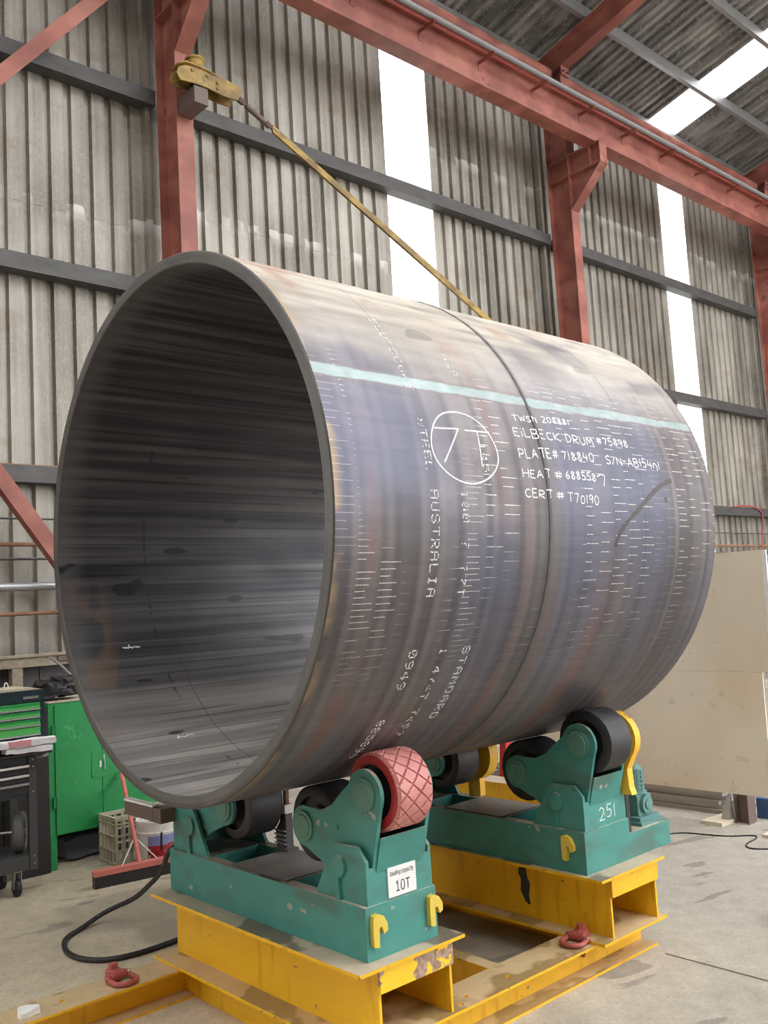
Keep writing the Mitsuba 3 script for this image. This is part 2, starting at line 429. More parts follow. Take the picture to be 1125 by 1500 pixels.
def man(m):
    return mf.Manifold(mf.Mesh(np.asarray(m.vertices, np.float32), np.asarray(m.faces, np.uint32)))


def unman(m):
    q = m.to_mesh()
    return trimesh.Trimesh(q.vert_properties[:, :3], q.tri_verts, process=False)


def weldv(m):
    m = trimesh.Trimesh(m.vertices, m.faces)
    m.merge_vertices()
    return m


def cut(a, *bs):
    r = man(weldv(a))
    for b in bs:
        r = r - man(weldv(b))
    return unman(r)


def i_beam(p0, p1, depth, width, tf, tw, along):
    """Flanges and web of an I section from p0 to p1 (its centre line); returns (web, flange a, flange b). along: 'x' with depth in z, 'z' with depth in y, 'y' with depth in z."""
    (x0, y0, z0), (x1, y1, z1) = p0, p1
    if along == 'x':
        return (bx(x0, x1, y0 - tw / 2, y0 + tw / 2, z0 - depth / 2 + tf, z0 + depth / 2 - tf),
                bx(x0, x1, y0 - width / 2, y0 + width / 2, z0 - depth / 2, z0 - depth / 2 + tf, 0.002), bx(x0, x1, y0 - width / 2, y0 + width / 2, z0 + depth / 2 - tf, z0 + depth / 2, 0.002))
    if along == 'z':
        return (bx(x0 - tw / 2, x0 + tw / 2, y0 - depth / 2 + tf, y0 + depth / 2 - tf, z0, z1),
                bx(x0 - width / 2, x0 + width / 2, y0 - depth / 2, y0 - depth / 2 + tf, z0, z1, 0.002), bx(x0 - width / 2, x0 + width / 2, y0 + depth / 2 - tf, y0 + depth / 2, z0, z1, 0.002))
    return (bx(x0 - tw / 2, x0 + tw / 2, y0, y1, z0 - depth / 2 + tf, z0 + depth / 2 - tf),
            bx(x0 - width / 2, x0 + width / 2, y0, y1, z0 - depth / 2, z0 - depth / 2 + tf, 0.002), bx(x0 - width / 2, x0 + width / 2, y0, y1, z0 + depth / 2 - tf, z0 + depth / 2, 0.002))


def numbered(key, taken):
    if key not in taken:
        return key
    i = 1
    while f'{key}_{i:03d}' in taken:
        i += 1
    return f'{key}_{i:03d}'


def thing(name, label, category, group=None):
    key = numbered(name, labels)
    labels[key] = {'label': label, 'category': category}
    if group:
        labels[key]['group'] = group
    return key


def struct(name, mesh=None, mat=None, smooth=False, label=None):
    labels[name] = {'kind': 'structure'}
    if label:
        labels[name]['label'] = label
    if mesh is not None:
        scene[name] = mikit.ply(mesh, mat, smooth)
    return name


_used = set()


def part(parent, name, mesh, mat, smooth=False, label=None, kind=None):
    key = numbered(f'{parent}__{name}', _used)
    _used.add(key)
    scene[key] = mikit.ply(mesh, mat, smooth)
    if label or kind:
        labels[key] = {}
        if label:
            labels[key]['label'] = label
        if kind:
            labels[key]['kind'] = kind
    return key


def one(name, label, category, mesh, mat, smooth=False, group=None):
    key = thing(name, label, category, group)
    scene[key] = mikit.ply(mesh, mat, smooth)
    return key


# ------------------------------------------------------------------ the setting: floor, wall, roof
struct('floor', bx(-14, 26, -14, 22, -0.2, 0.0), 'm_floor')
strip = struct('trim_1', bx(3.695, 3.765, 0.2, 2.40, 0.0, 0.005, 0.002), 'm_floor', label='flat steel cover strip over a joint in the floor')


def sheet_profile(x0, x1, pitch, first, pan_y, deep):
    """Inner outline of a ribbed sheet between x0 and x1: flat pans with narrow grooves."""
    pts = [(x0, pan_y)]
    k = math.ceil((x0 - first) / pitch)
    while first + k * pitch < x1 - 0.035:
        c = first + k * pitch
        if c > x0 + 0.035:
                        pts += [(c - 0.033, pan_y), (c - 0.022, pan_y + deep), (c + 0.022, pan_y + deep), (c + 0.033, pan_y)]
        k += 1
    pts.append((x1, pan_y))
    return pts


def sheet(profile, place0, place1, thick=0.0012):
    """A ribbed sheet: profile points put through place0 and place1 (functions of (x, depth)) at its two ends."""
    a = np.array([place0(x, d) for x, d in profile] + [place0(x, d + thick) for x, d in profile[::-1]])
    b = np.array([place1(x, d) for x, d in profile] + [place1(x, d + thick) for x, d in profile[::-1]])
    n = len(a)
    v = np.vstack([a, b])
    f = []
    for i in range(n):
        j = (i + 1) % n
        f += [(i, j, n + j), (i, n + j, n + i)]
    return trimesh.Trimesh(v, f, process=False)


wall = struct('wall_left')
struct('added_baseboard_left', bx(-7, 18.2, 6.985, 7.12, 0.0, 0.12, 0.004), 'm_floor')  # upstand added to close the light leak under the wall sheets
W0, SW, PITCH_W = -2.9, 0.712, 0.178
sky_bays = ((6.655, 7.367), (12.32, 13.032))
edges, x = [], W0
while x < 17.6:
    edges.append((x, x + SW))
    x += SW
for (a, b) in edges:
    lap = 4.95 if a < 3.5 else (5.2 if a < 6.4 else 6.75)
    for (z0, z1, off) in ((0.02, lap + 0.09, 0.0), (lap, 8.72, -0.003)):
        a2, b2 = a, b + 0.02
        for (s0, s1) in sky_bays:                       # the sheets stop at the translucent strips
            if s0 < b and s1 > a:
                pieces = [(a, min(b, s0)), (max(a, s1), b)]
                break
        else:
            pieces = [(a2, b2)]
        for (q0, q1) in pieces:
            if q1 - q0 > 0.03:
                pr = sheet_profile(q0, q1, PITCH_W, W0 + 0.089, 0.0, 0.038)
                part(wall, 'cladding_sheet', sheet(pr, lambda x, d, z=z0, o=off: (x, WY + d + o, z), lambda x, d, z=z1, o=off: (x, WY + d + o, z)), 'm_clad')
for i, (s0, s1) in enumerate(sky_bays):
    pr = sheet_profile(s0 - 0.01, s1 + 0.01, PITCH_W, W0 + 0.089, 0.004, 0.038)
    v = [(x, WY + d, 2.2) for x, d in pr] + [(x, WY + d, 8.5) for x, d in pr]
    n = len(pr)
    f = [(j, j + 1, n + j + 1) for j in range(n - 1)] + [(j, n + j + 1, n + j) for j in range(n - 1)]
    struct(f'window_{i + 1}', trimesh.Trimesh(v, f, process=False), 'm_skylight')
    part(wall, 'cladding_sheet', bx(s0 - 0.01, s1 + 0.01, WY + 0.056, WY + 0.058, 0.02, 2.25), 'm_clad')
# girts: C sections between the columns
for zc in (6.13, 4.40, 2.75):
    for (a, b) in zip(COLS, COLS[1:]):
        x0, x1 = a + 0.17, b - 0.005
        y0, y1, h = 6.86, 6.995, 0.068
        g = cat([bx(x0, x1, y0, y0 + 0.004, zc - h, zc + h), bx(x0, x1, y0, y1, zc + h - 0.004, zc + h), bx(x0, x1, y0, y1, zc - h, zc - h + 0.004),
                 bx(x0, x1, y1 - 0.004, y1, zc + h - 0.022, zc + h), bx(x0, x1, y1 - 0.004, y1, zc - h, zc - h + 0.022)])
        part(wall, 'girt', g, 'm_dark')
for c in COLS[1:]:
    part(wall, 'corner_flashing', bx(c - 0.075, c - 0.03, 6.93, 6.997, 0.02, 8.6, 0.004), 'm_clad')

for nm, xe in (('wall_back_added', -7.0), ('wall_right_added', 18.2)):  # unseen end walls, added to keep side light out
    yb = np.arange(-6.0, 7.0, 0.178)
    struct(nm, cat([bx(xe - 0.02, xe, a, a + 0.15, 0.0, 8.7 + SLOPE * (6.6 - a)) for a in yb] + [bx(xe - 0.05, xe - 0.03, a + 0.14, a + 0.19, 0.0, 8.7 + SLOPE * (6.6 - a)) for a in yb]), 'm_clad')

xb = np.arange(-7.0, 4.6, 0.178)
struct('wall_front_added', cat([bx(a, a + 0.15, -6.02, -6.0, 0.0, 11.9) for a in xb] + [bx(a + 0.14, a + 0.19, -6.05, -6.03, 0.0, 11.9) for a in xb]), 'm_clad')  # unseen part-width wall, added to block sky light from behind
ceiling = struct('ceiling')
RZ0 = 8.79                                                        # underside of the roof sheets over y = 6.65


def rz(y):
    return RZ0 + SLOPE * (6.65 - y)


nrm = np.array([0, SLOPE, 1.0]) / math.hypot(1, SLOPE)


def roof_place(y):
    return lambda x, d: np.array([x, y, rz(y)]) + nrm * d


roof_sky = ((-4.70, -3.94), (-3.94, -3.18), (-1.90, -1.14), (-1.14, -0.38), (0.17, 0.93), (0.93, 1.69), (6.56, 7.32), (12.19, 12.95))  # strips short of the drum are unseen, added to let more light in
x = -7.0
bounds = []
while x < 18:
    x1 = x + 0.76
    for (s0, s1) in roof_sky:
        if x < s0 < x1:
            x1 = s0
        if abs(x - s0) < 1e-6:
            x1 = s1
    bounds.append((x, x1))
    x = x1
for (a, b) in bounds:
    yr = -1.5 if b < 4.4 else YR
    issky = any(abs(a - s0) < 1e-6 for s0, _ in roof_sky)
    pr = [(a, 0.0)]
    k = 0
    for c in np.arange(a + 0.075, b - 0.05, 0.152 if not issky else 0.19):
        pr += [(c - 0.042, 0.0), (c - 0.022, 0.04), (c + 0.022, 0.04), (c + 0.042, 0.0)]
    pr.append((b + (0.0 if issky else 0.004), 0.0))
    if issky:
        v = [roof_place(7.12)(x, d) for x, d in pr] + [roof_place(yr)(x, d) for x, d in pr]
        n = len(pr)
        f = [(j, j + 1, n + j + 1) for j in range(n - 1)] + [(j, n + j + 1, n + j) for j in range(n - 1)]
        part(ceiling, 'translucent_sheet', trimesh.Trimesh(np.array(v), f, process=False), 'm_skylight', label='bright translucent roof strip, of a set mostly added out of view for light')
    else:
        for (ya, yb, off) in ((7.14, 5.75, 0.0), (5.83, yr, -0.004)):
            part(ceiling, 'roof_sheet', sheet(pr, lambda x, d, y=ya, o=off: roof_place(y)(x, d + o), lambda x, d, y=yb, o=off: roof_place(y)(x, d + o)), 'm_roof')
for yp in (6.98, 6.13, 5.14, 4.2, 3.2, 2.2, 1.2, 0.2, -0.8):
    zt = rz(yp) - 0.002
    xr = 18.2 if yp > 2 else 4.4
    m = cat([bx(-7, xr, yp - 0.03, yp + 0.03, zt - 0.004, zt), bx(-7, xr, yp - 0.03, yp - 0.026, zt - 0.15, zt), bx(-7, xr, yp - 0.03, yp + 0.03, zt - 0.15, zt - 0.146),
             bx(-7, xr, yp + 0.026, yp + 0.03, zt - 0.15, zt - 0.13)])
    part(ceiling, 'purlin', m, 'm_galv')

# ------------------------------------------------------------------ steel frame of the building
COL_TXT = ('red oxide steel column left of the frame, out of sight', 'red oxide steel column above the open left end of the drum, carrying the yellow jib head',
           'red oxide steel column behind the drum, between the two tall bright wall strips', 'red oxide steel column at the right edge of the picture')
for ci, c in enumerate(COLS):
    xc = c + 0.08
    k = thing('steel_column', COL_TXT[ci], 'column')
    web, f0, f1 = i_beam((xc, 6.685, 0.012), (xc, 6.685, 8.225), 0.33, 0.16, 0.012, 0.009, 'z')
    part(k, 'web', web, 'm_oxide')
    part(k, 'flange', f0, 'm_oxide')
    part(k, 'flange', f1, 'm_oxide')
    part(k, 'base_plate', bx(xc - 0.15, xc + 0.15, 6.45, 6.92, 0.0, 0.015, 0.003), 'm_oxide')
    for zs in (6.86, 7.10):
        part(k, 'stiffener', cat([bx(xc - 0.078, xc - 0.006, 6.53, 6.84, zs - 0.006, zs + 0.006), bx(xc + 0.006, xc + 0.078, 6.53, 6.84, zs - 0.006, zs + 0.006)]), 'm_oxide')
    br = part(k, 'corbel', cat([prism([(6.518, 7.12), (6.05, 7.12), (6.05, 6.86), (6.518, 6.42)], xc - 0.005, xc + 0.005),
                                bx(xc - 0.075, xc + 0.075, 6.04, 6.518, 7.115, 7.131, 0.002), bx(xc - 0.075, xc + 0.075, 6.05, 6.518, 6.853, 6.863),
                                prism([(6.04, 6.86), (6.052, 6.86), (6.518, 6.42), (6.518, 6.405)], xc - 0.075, xc + 0.075)]), 'm_oxide')
    part(br, 'end_stiffener', bx(xc - 0.075, xc + 0.075, 6.045, 6.055, 6.863, 7.115), 'm_oxide')
    part(br, 'web_stiffener', bx(xc - 0.072, xc + 0.072, 6.20, 6.21, 6.863, 7.115), 'm_oxide')
    if ci == 0:
        continue
    part(k, 'head_plate', prism([(6.53, 8.226), (6.84, 8.226), (6.84, 8.236), (6.53, 8.312)], xc - 0.006, xc + 0.006), 'm_oxide')
    # rafter
    r = thing('rafter', ('', 'red oxide roof rafter over the nearer column, out at the top left', 'red oxide roof rafter rising from the column behind the drum', 'red oxide roof rafter at the right edge of the roof')[ci], 'rafter')

    def raf(ya, yb, t0, t1, hw):
        zb = lambda y: 8.335 + SLOPE * (6.46 - y)
        q = [(ya, zb(ya) + t0), (yb, zb(yb) + t0), (yb, zb(yb) + t1), (ya, zb(ya) + t1)]
        return prism(q, xc - hw, xc + hw)
    part(r, 'web', raf(6.86, -1.5 if ci < 2 else YR, 0.012, 0.298, 0.0045), 'm_oxide')
    part(r, 'flange', raf(6.86, -1.5 if ci < 2 else YR, 0.0, 0.012, 0.08), 'm_oxide')
    part(r, 'flange', raf(6.86, -1.5 if ci < 2 else YR, 0.298, 0.310, 0.08), 'm_oxide')
    sp = part(r, 'splice_plate', bx(xc - 0.08, xc + 0.08, 6.502, 6.518, 8.20, 8.33, 0.002), 'm_oxide')
    for sx in (-0.045, 0.045):
        part(sp, 'bolt', lathe([(6.485, 0.0), (6.485, 0.014), (6.503, 0.014), (6.503, 0.0)], (xc + sx, 0, 8.255), 'y', 6), 'm_dark')

g = thing('crane_runway_beam', 'long red oxide crane runway beam running under the roof edge', 'beam')
part(g, 'web', bx(-2.2, 16.5, 6.188, 6.202, 7.147, 7.56), 'm_oxide')
part(g, 'flange', bx(-2.2, 16.5, 6.10, 6.29, 7.131, 7.147, 0.003), 'm_oxide')
part(g, 'flange', bx(-2.2, 16.5, 6.05, 6.34, 7.56, 7.576, 0.003), 'm_oxide')
part(g, 'crane_rail', bx(-2.2, 16.5, 6.165, 6.225, 7.576, 7.62, 0.006), 'm_dark')
for i in range(-4, 12):
    xb = 6.49 + 0.912 * i
    if -2 < xb < 16.3:
        part(g, 'cable_bracket', cat([bx(xb - 0.02, xb + 0.02, 5.955, 6.188, 7.466, 7.472), bx(xb - 0.02, xb - 0.014, 5.955, 6.188, 7.430, 7.472), bx(xb - 0.03, xb + 0.03, 6.182, 6.188, 7.36, 7.472)]), 'm_oxide')
one('conduit_pipe', 'grey galvanised pipe carried on small brackets in front of the runway beam', 'pipe', cyl((-2.2, 5.975, 7.503), (16.5, 5.975, 7.503), 0.030, 16), 'm_grey', 40)
one('power_rail', 'thin pale rail running just above the brackets of the runway beam', 'rail', bx(-2.2, 16.5, 6.03, 6.044, 7.4725, 7.50, 0.003), 'm_coral')
for (a, b, t) in ((COLS[1], COLS[2], 'left'), (COLS[2], COLS[3], 'right')):
    k = thing('eaves_tube', f'red oxide round strut tube at the roof edge, {t} of the column behind the drum', 'tube')
    part(k, 'tube', cyl((a + 0.20, 6.70, 8.265), (b - 0.04, 6.70, 8.265), 0.084, 28, 0.004), 'm_oxide', 40)
    part(k, 'end_cleat', bx(a + 0.165, a + 0.2, 6.64, 6.76, 8.20, 8.30), 'm_dark')
    part(k, 'end_cleat', bx(b - 0.04, b + 0.0, 6.64, 6.76, 8.20, 8.30), 'm_dark')

# cross bracing left of the first column


def brace(p, q, w, t):
    """A flat bar in the plane of the wall between (x, z) points, with an angle leg."""
    (xa, za), (xb, zb) = p, q
    d = np.array([xb - xa, zb - za])
    d /= np.linalg.norm(d)
    nn = np.array([-d[1], d[0]])
    P = [np.array(p) + nn * w / 2, np.array(q) + nn * w / 2, np.array(q) - nn * w / 2, np.array(p) - nn * w / 2]
    Q = [np.array(p) - nn * w / 2, np.array(q) - nn * w / 2, np.array(q) - nn * (w / 2 - 0.008), np.array(p) - nn * (w / 2 - 0.008)]
    return P, Q


for (p, q, y, t) in (((-1.5, 1.06), (3.80, 7.405), 6.60, 'pale red flat brace bar rising to the right across the upper left of the wall'),
                     ((-1.5, 8.06), (3.80, 0.66), 6.64, 'red steel angle brace falling to the right, left of the drum')):
    P, Q = brace(p, q, 0.112, 0)
    m = [prism(sg.Polygon(P), y, y + 0.008, 'y')]
    if y > 6.61:
        m.append(prism(sg.Polygon(Q), y, y + 0.09, 'y'))
    one('brace_bar', t, 'brace', cat(m), 'm_oxide')

# pipes stored on the wall
for (z, r, m, t) in ((2.41, 0.008, 'm_dark', 'thin dark bar along the wall just below the lowest girt'), (2.215, 0.016, 'm_rust', 'rusty thin pipe along the wall, second below the lowest girt'),
                     (2.107, 0.010, 'm_dark', 'thin dark bar along the wall, third below the lowest girt'), (1.90, 0.033, 'm_galv', 'thick galvanised pipe along the wall behind the left edge of the drum'),
                     (1.70, 0.015, 'm_rust', 'coppery rusty pipe along the wall, lowest of the wall pipes')):
    k = thing('wall_pipe', t, 'pipe')
    part(k, 'pipe', cyl((-2.5, 6.90, z), (16.5, 6.90, z), r, 14), m, 40)
    for xs in (-1.0, 3.2, 5.6, 8.4, 11.3, 13.7, 15.9):
        part(k, 'wall_bracket', bx(xs - 0.01, xs + 0.01, 6.90, 6.999, z - 0.006, z + 0.006), 'm_dark')

# ------------------------------------------------------------------ wall crane (jib) on the nearer column
j = thing('jib_crane', 'yellow wall jib head with a long tie bar reaching down behind the drum', 'crane')
bk = part(j, 'bracket_box', bx(3.822, 3.952, 6.243, 6.519, 5.822, 5.965, 0.005), 'm_brown', label='dark brown bracket box')
part(j, 'pivot', lathe([(5.9655, 0), (5.9655, 0.060), (5.985, 0.060), (5.99, 0.045), (6.025, 0.045), (6.025, 0)], (3.89, 6.33, 0), 'z', 32), 'm_black', 30)
side = sg.Polygon([(3.682, 6.03), (3.70, 6.085), (3.76, 6.118), (3.90, 6.142), (4.06, 6.148), (4.27, 6.108), (4.305, 6.07), (4.255, 5.99), (4.12, 5.985), (3.97, 6.002), (3.83, 6.0), (3.71, 5.985)]).buffer(0.006)
topp = sg.Polygon([(3.71, 6.28), (3.76, 6.255), (3.95, 6.258), (4.28, 6.295), (4.28, 6.365), (3.95, 6.402), (3.76, 6.405), (3.71, 6.38)]).buffer(0.012)


def tilt(m):
    v = m.vertices.copy()
    v[:, 2] -= 0.12 * np.maximum(v[:, 0] - 3.95, 0) + 0.35 * np.maximum(3.76 - v[:, 0], 0)
    return trimesh.Trimesh(v, m.faces, process=False)


head = part(j, 'head', cat([prism(side, 6.262, 6.276, 'y'), prism(side, 6.384, 6.398, 'y'), tilt(prism(topp, 6.142, 6.154, 'z')), bx(3.74, 4.0, 6.276, 6.384, 6.026, 6.036)]), 'm_jib')
for (xb, zb) in ((3.82, 6.10), (3.96, 6.10), (4.06, 6.07), (4.06, 6.02)):
    part(head, 'bolt', lathe([(6.250, 0), (6.250, 0.011), (6.262, 0.014), (6.262, 0)], (xb, 0, zb), 'y', 12), 'm_jib')
part(j, 'cap', lathe([(6.154, 0), (6.154, 0.072), (6.17, 0.078), (6.20, 0.068), (6.222, 0.070), (6.235, 0.084), (6.250, 0.082), (6.250, 0.06), (6.24, 0)], (3.89, 6.33, 0), 'z', 36), 'm_jib', 30)
A, B = np.array((4.26, 6.33, 6.075)), np.array((7.80, 6.33, 4.41))
L = np.linalg.norm(B - A)
dv = (B - A) / L
part(j, 'turnbuckle', cat([cyl(A, A + dv * 0.5, 0.014, 12), cyl(A + dv * 0.06, A + dv * 0.11, 0.028, 6), cyl(A + dv * 0.14, A + dv * 0.34, 0.026, 12, 0.006), cyl(A + dv * 0.37, A + dv * 0.41, 0.028, 6)]), 'm_brown', 30)
part(j, 'tie_bar', (lambda a, b: trimesh.convex.convex_hull(np.array([a + s * np.array((0, 0.012, 0)) + t * np.array((0, 0, 0.035)) for a in (A + dv * 0.44, B) for s in (-1, 1) for t in (-1, 1)])))(0, 0), 'm_jib')
web, f0, f1 = i_beam((3.98, 6.33, 4.28), (8.1, 6.33, 4.28), 0.20, 0.10, 0.01, 0.008, 'x')
bm = part(j, 'boom', cat([web, f0, f1, bx(7.72, 7.84, 6.32, 6.34, 4.375, 4.44)]), 'm_jib')
part(j, 'boom_bracket', cat([bx(3.83, 3.97, 6.24, 6.519, 4.13, 4.43, 0.006), bx(3.97, 3.985, 6.28, 6.38, 4.20, 4.36)]), 'm_brown')

# ------------------------------------------------------------------ the drum
drum = thing('steel_drum', 'huge open rolled steel plate drum with chalk writing, lying on the roller stands', 'drum')
NS = 720
phi = np.arange(NS) * 2 * np.pi / NS
wob = meshkit.fbm(np.stack([np.cos(phi) * 40, np.sin(phi) * 40, np.zeros(NS)], -1), 3, 5) - 0.5
fl = meshkit.noise(np.stack([np.cos(phi) * 11, np.sin(phi) * 11, np.zeros(NS)], -1), 8) - 0.5
ri = RI + 0.0016 * wob + 0.002 * fl
prof = [(0.0, 'o', -0.005), (0.005, 'o', 0.0)] + [(u, 'o', 0.0) for u in np.linspace(0.12, DL - 0.12, 18)] + [(DL - 0.005, 'o', 0.0), (DL, 'o', -0.005),
        (DL, 'i', 0.004), (DL - 0.004, 'i', 0.0)] + [(u, 'i', 0.0) for u in np.linspace(DL - 0.15, 0.15, 14)] + [(0.004, 'i', 0.0), (0.0, 'i', 0.004)]
v = []
for (u, w, o) in prof:
    if w == 'o':
        r = np.full(NS, RO + o)
    else:
        k = 1.0 if 0.01 < u < DL - 0.01 else 0.3
        r = RI + (ri - RI) * k + o
    v.append(np.stack([np.full(NS, CX + u), CY - r * np.sin(phi), CZ + r * np.cos(phi)], -1))
v = np.array(v).reshape(-1, 3)
K = len(prof)
f = []
idx = np.arange(NS)
for k in range(K):
    k2 = (k + 1) % K
    a, b, c, d = k * NS + idx, k * NS + (idx + 1) % NS, k2 * NS + (idx + 1) % NS, k2 * NS + idx
    f.append(np.stack([a, b, c], -1))
    f.append(np.stack([a, c, d], -1))
shell = trimesh.Trimesh(v, np.vstack(f), process=False)
if shell.volume < 0:
    shell.invert()
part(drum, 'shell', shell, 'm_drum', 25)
th = np.linspace(0, 2 * np.pi, 361)[:-1]
bead_r = RO - 0.002 + 0.0006 * np.sin(th * 90)
bead = tube(np.stack([CX + 1.045 + 0.001 * np.sin(th * 7), CY - bead_r * np.sin(th), CZ + bead_r * np.cos(th)], -1), 0.006, 8, closed=True)
bead.vertices[:, 0] = CX + 1.045 + (bead.vertices[:, 0] - CX - 1.045) * 1.7
part(drum, 'girth_weld', bead, 'm_dark', True, label='dark weld bead round the middle')


def on_drum(u, s, h=0.0008):
    """A point on the outside; s = arc length from the top towards the camera's side."""
    p = np.asarray(s) / RO
    r = RO + h + 0.0050 * np.sqrt(np.maximum(0, 1 - ((np.asarray(u) - 1.045) / 0.013) ** 2))    # over the weld bead
    return np.stack([CX + np.asarray(u), CY - r * np.sin(p), CZ + r * np.cos(p)], -1)


def on_inside(u, s, h=0.0025):
    p = np.asarray(s) / RI
    r = RI - h
    return np.stack([CX + np.asarray(u), CY - r * np.sin(p), CZ + r * np.cos(p)], -1)


def ribbons(lines, w, surf, jit=0.0):
    """Chalk strokes: each polyline in (u, s) as a thin raised band on the surface."""
    V, Fs = [], []
    n0 = 0
    for ln in lines:
        p = np.asarray(ln, float)
        seg = np.linalg.norm(np.diff(p, axis=0), axis=1)
        t = np.r_[0, np.cumsum(seg)]
        if t[-1] < 1e-6:
            continue
        q = np.linspace(0, t[-1], max(2, int(t[-1] / 0.005) + 1))
        q = np.unique(np.r_[q, t])
        P = np.stack([np.interp(q, t, p[:, 0]), np.interp(q, t, p[:, 1])], -1)
        d = np.gradient(P, axis=0)
        d /= np.linalg.norm(d, axis=1, keepdims=True) + 1e-12
        nn = np.stack([-d[:, 1], d[:, 0]], -1)
        ww = w * (1 + jit * rng.uniform(-1, 1, len(P)))[:, None] / 2
        a, b = P + nn * ww, P - nn * ww
        top = np.concatenate([surf(a[:, 0], a[:, 1]), surf(b[:, 0], b[:, 1])])
        m = len(P)
        V.append(top)
        for i in range(m - 1):
            Fs += [(n0 + i, n0 + i + 1, n0 + m + i + 1), (n0 + i, n0 + m + i + 1, n0 + m + i)]
        n0 += 2 * m
    return trimesh.Trimesh(np.vstack(V), Fs, process=False)


# single-stroke capitals, each in a box 0..1 wide (times its width) and 0..1 high
GL = {
    'A': (0.8, [[(0, 0), (.5, 1), (1, 0)], [(.2, .38), (.8, .38)]]), 'B': (0.7, [[(0, 0), (0, 1), (.7, 1), (.85, .78), (.65, .55), (0, .52), (.75, .5), (1, .25), (.75, 0), (0, 0)]]),
    'C': (0.7, [[(1, .85), (.6, 1), (.2, .85), (0, .5), (.2, .12), (.6, 0), (1, .15)]]), 'D': (0.7, [[(0, 0), (0, 1), (.6, .9), (1, .5), (.6, .08), (0, 0)]]),
    'E': (0.6, [[(1, 1), (0, 1), (0, 0), (1, 0)], [(0, .52), (.8, .52)]]), 'H': (0.75, [[(0, 0), (0, 1)], [(1, 0), (1, 1)], [(0, .5), (1, .5)]]), 'i': (0.15, [[(.5, 0), (.5, .62)], [(.5, .85), (.5, .95)]]),
    'I': (0.15, [[(.5, 0), (.5, 1)]]), 'J': (0.6, [[(1, 1), (1, .2), (.6, 0), (.2, .15)]]), 'K': (0.75, [[(0, 0), (0, 1)], [(1, 1), (0, .45), (1, -.05)]]), 'L': (0.6, [[(0, 1), (0, 0), (1, 0)]]),
    'M': (0.9, [[(0, 0), (.12, 1), (.5, .3), (.88, 1), (1, 0)]]), 'N': (0.7, [[(0, 0), (0, 1), (1, 0), (1, 1)]]), 'P': (0.65, [[(0, 0), (0, 1), (.8, .95), (1, .72), (.75, .5), (0, .45)]]),
    'R': (0.7, [[(0, 0), (0, 1), (.8, .95), (1, .75), (.75, .52), (0, .48), (1, 0)]]), 'S': (0.65, [[(1, .9), (.5, 1), (.05, .8), (.2, .56), (.8, .45), (1, .22), (.55, 0), (0, .1)]]),
    'T': (0.8, [[(0, 1), (1, 1)], [(.5, 1), (.5, 0)]]), 'U': (0.7, [[(0, 1), (0, .25), (.4, 0), (.8, .1), (1, .35), (1, 1)]]), 'W': (1.0, [[(0, 1), (.25, 0), (.5, .7), (.75, 0), (1, 1)]]),
    '0': (0.62, [[(.5, 1), (.1, .8), (0, .4), (.25, .03), (.7, .05), (1, .45), (.9, .85), (.5, 1)]]), '1': (0.2, [[(.5, 1), (.5, 0)]]), '2': (0.62, [[(0, .8), (.4, 1), (.95, .8), (.7, .45), (0, 0), (1, 0)]]),
    '4': (0.65, [[(.25, 1), (0, .42), (1, .42)], [(.75, .8), (.7, 0)]]), '5': (0.6, [[(1, 1), (.2, 1), (.1, .55), (.7, .6), (1, .3), (.6, 0), (0, .08)]]), '6': (0.6, [[(.8, 1), (.2, .6), (0, .25), (.4, 0), (.95, .2), (.75, .48), (.1, .35)]]),
    '7': (0.62, [[(0, .95), (1, 1), (.35, 0)]]), '8': (0.6, [[(.55, .52), (.1, .75), (.5, 1), (.9, .78), (.45, .5), (0, .22), (.5, 0), (1, .22), (.55, .52)]]), '9': (0.6, [[(1, .8), (.6, 1), (.1, .85), (.15, .5), (.6, .45), (1, .8), (.9, .3), (.6, 0)]]),
    '#': (0.8, [[(.3, 0), (.4, 1)], [(.65, 0), (.75, 1)], [(0, .35), (1, .35)], [(.05, .68), (1, .68)]]), '/': (0.5, [[(0, 0), (1, 1)]]), '-': (0.45, [[(0, .5), (1, .5)]]),
    'a': (0.6, [[(0, 0), (.05, .6), (.6, .7), (1, .35), (.95, -.25)]]),
}


def write(text, u0, u1, s0, h, slant=0.0, drop=0.0):
    """Handwriting between u0 and u1, its capitals' feet at arc length s0; the rows run along the drum."""
    ws = [0.45 if ch == ' ' else GL[ch][0] for ch in text]
    gap = 0.26
    tot = sum(ws) + gap * (len(text) - 1)
    sc = (u1 - u0) / tot
    x, out = u0, []
    for ch, w in zip(text, ws):
        if ch != ' ':
            hh = h * rng.uniform(0.9, 1.08)
            dy = rng.uniform(-0.06, 0.06) * h
            for st in GL[ch][1]:
                out.append([(x + a * w * sc + slant * b * hh, s0 + drop * (x - u0) + dy - b * hh) for a, b in st])
        x += (w + gap) * sc
    return out


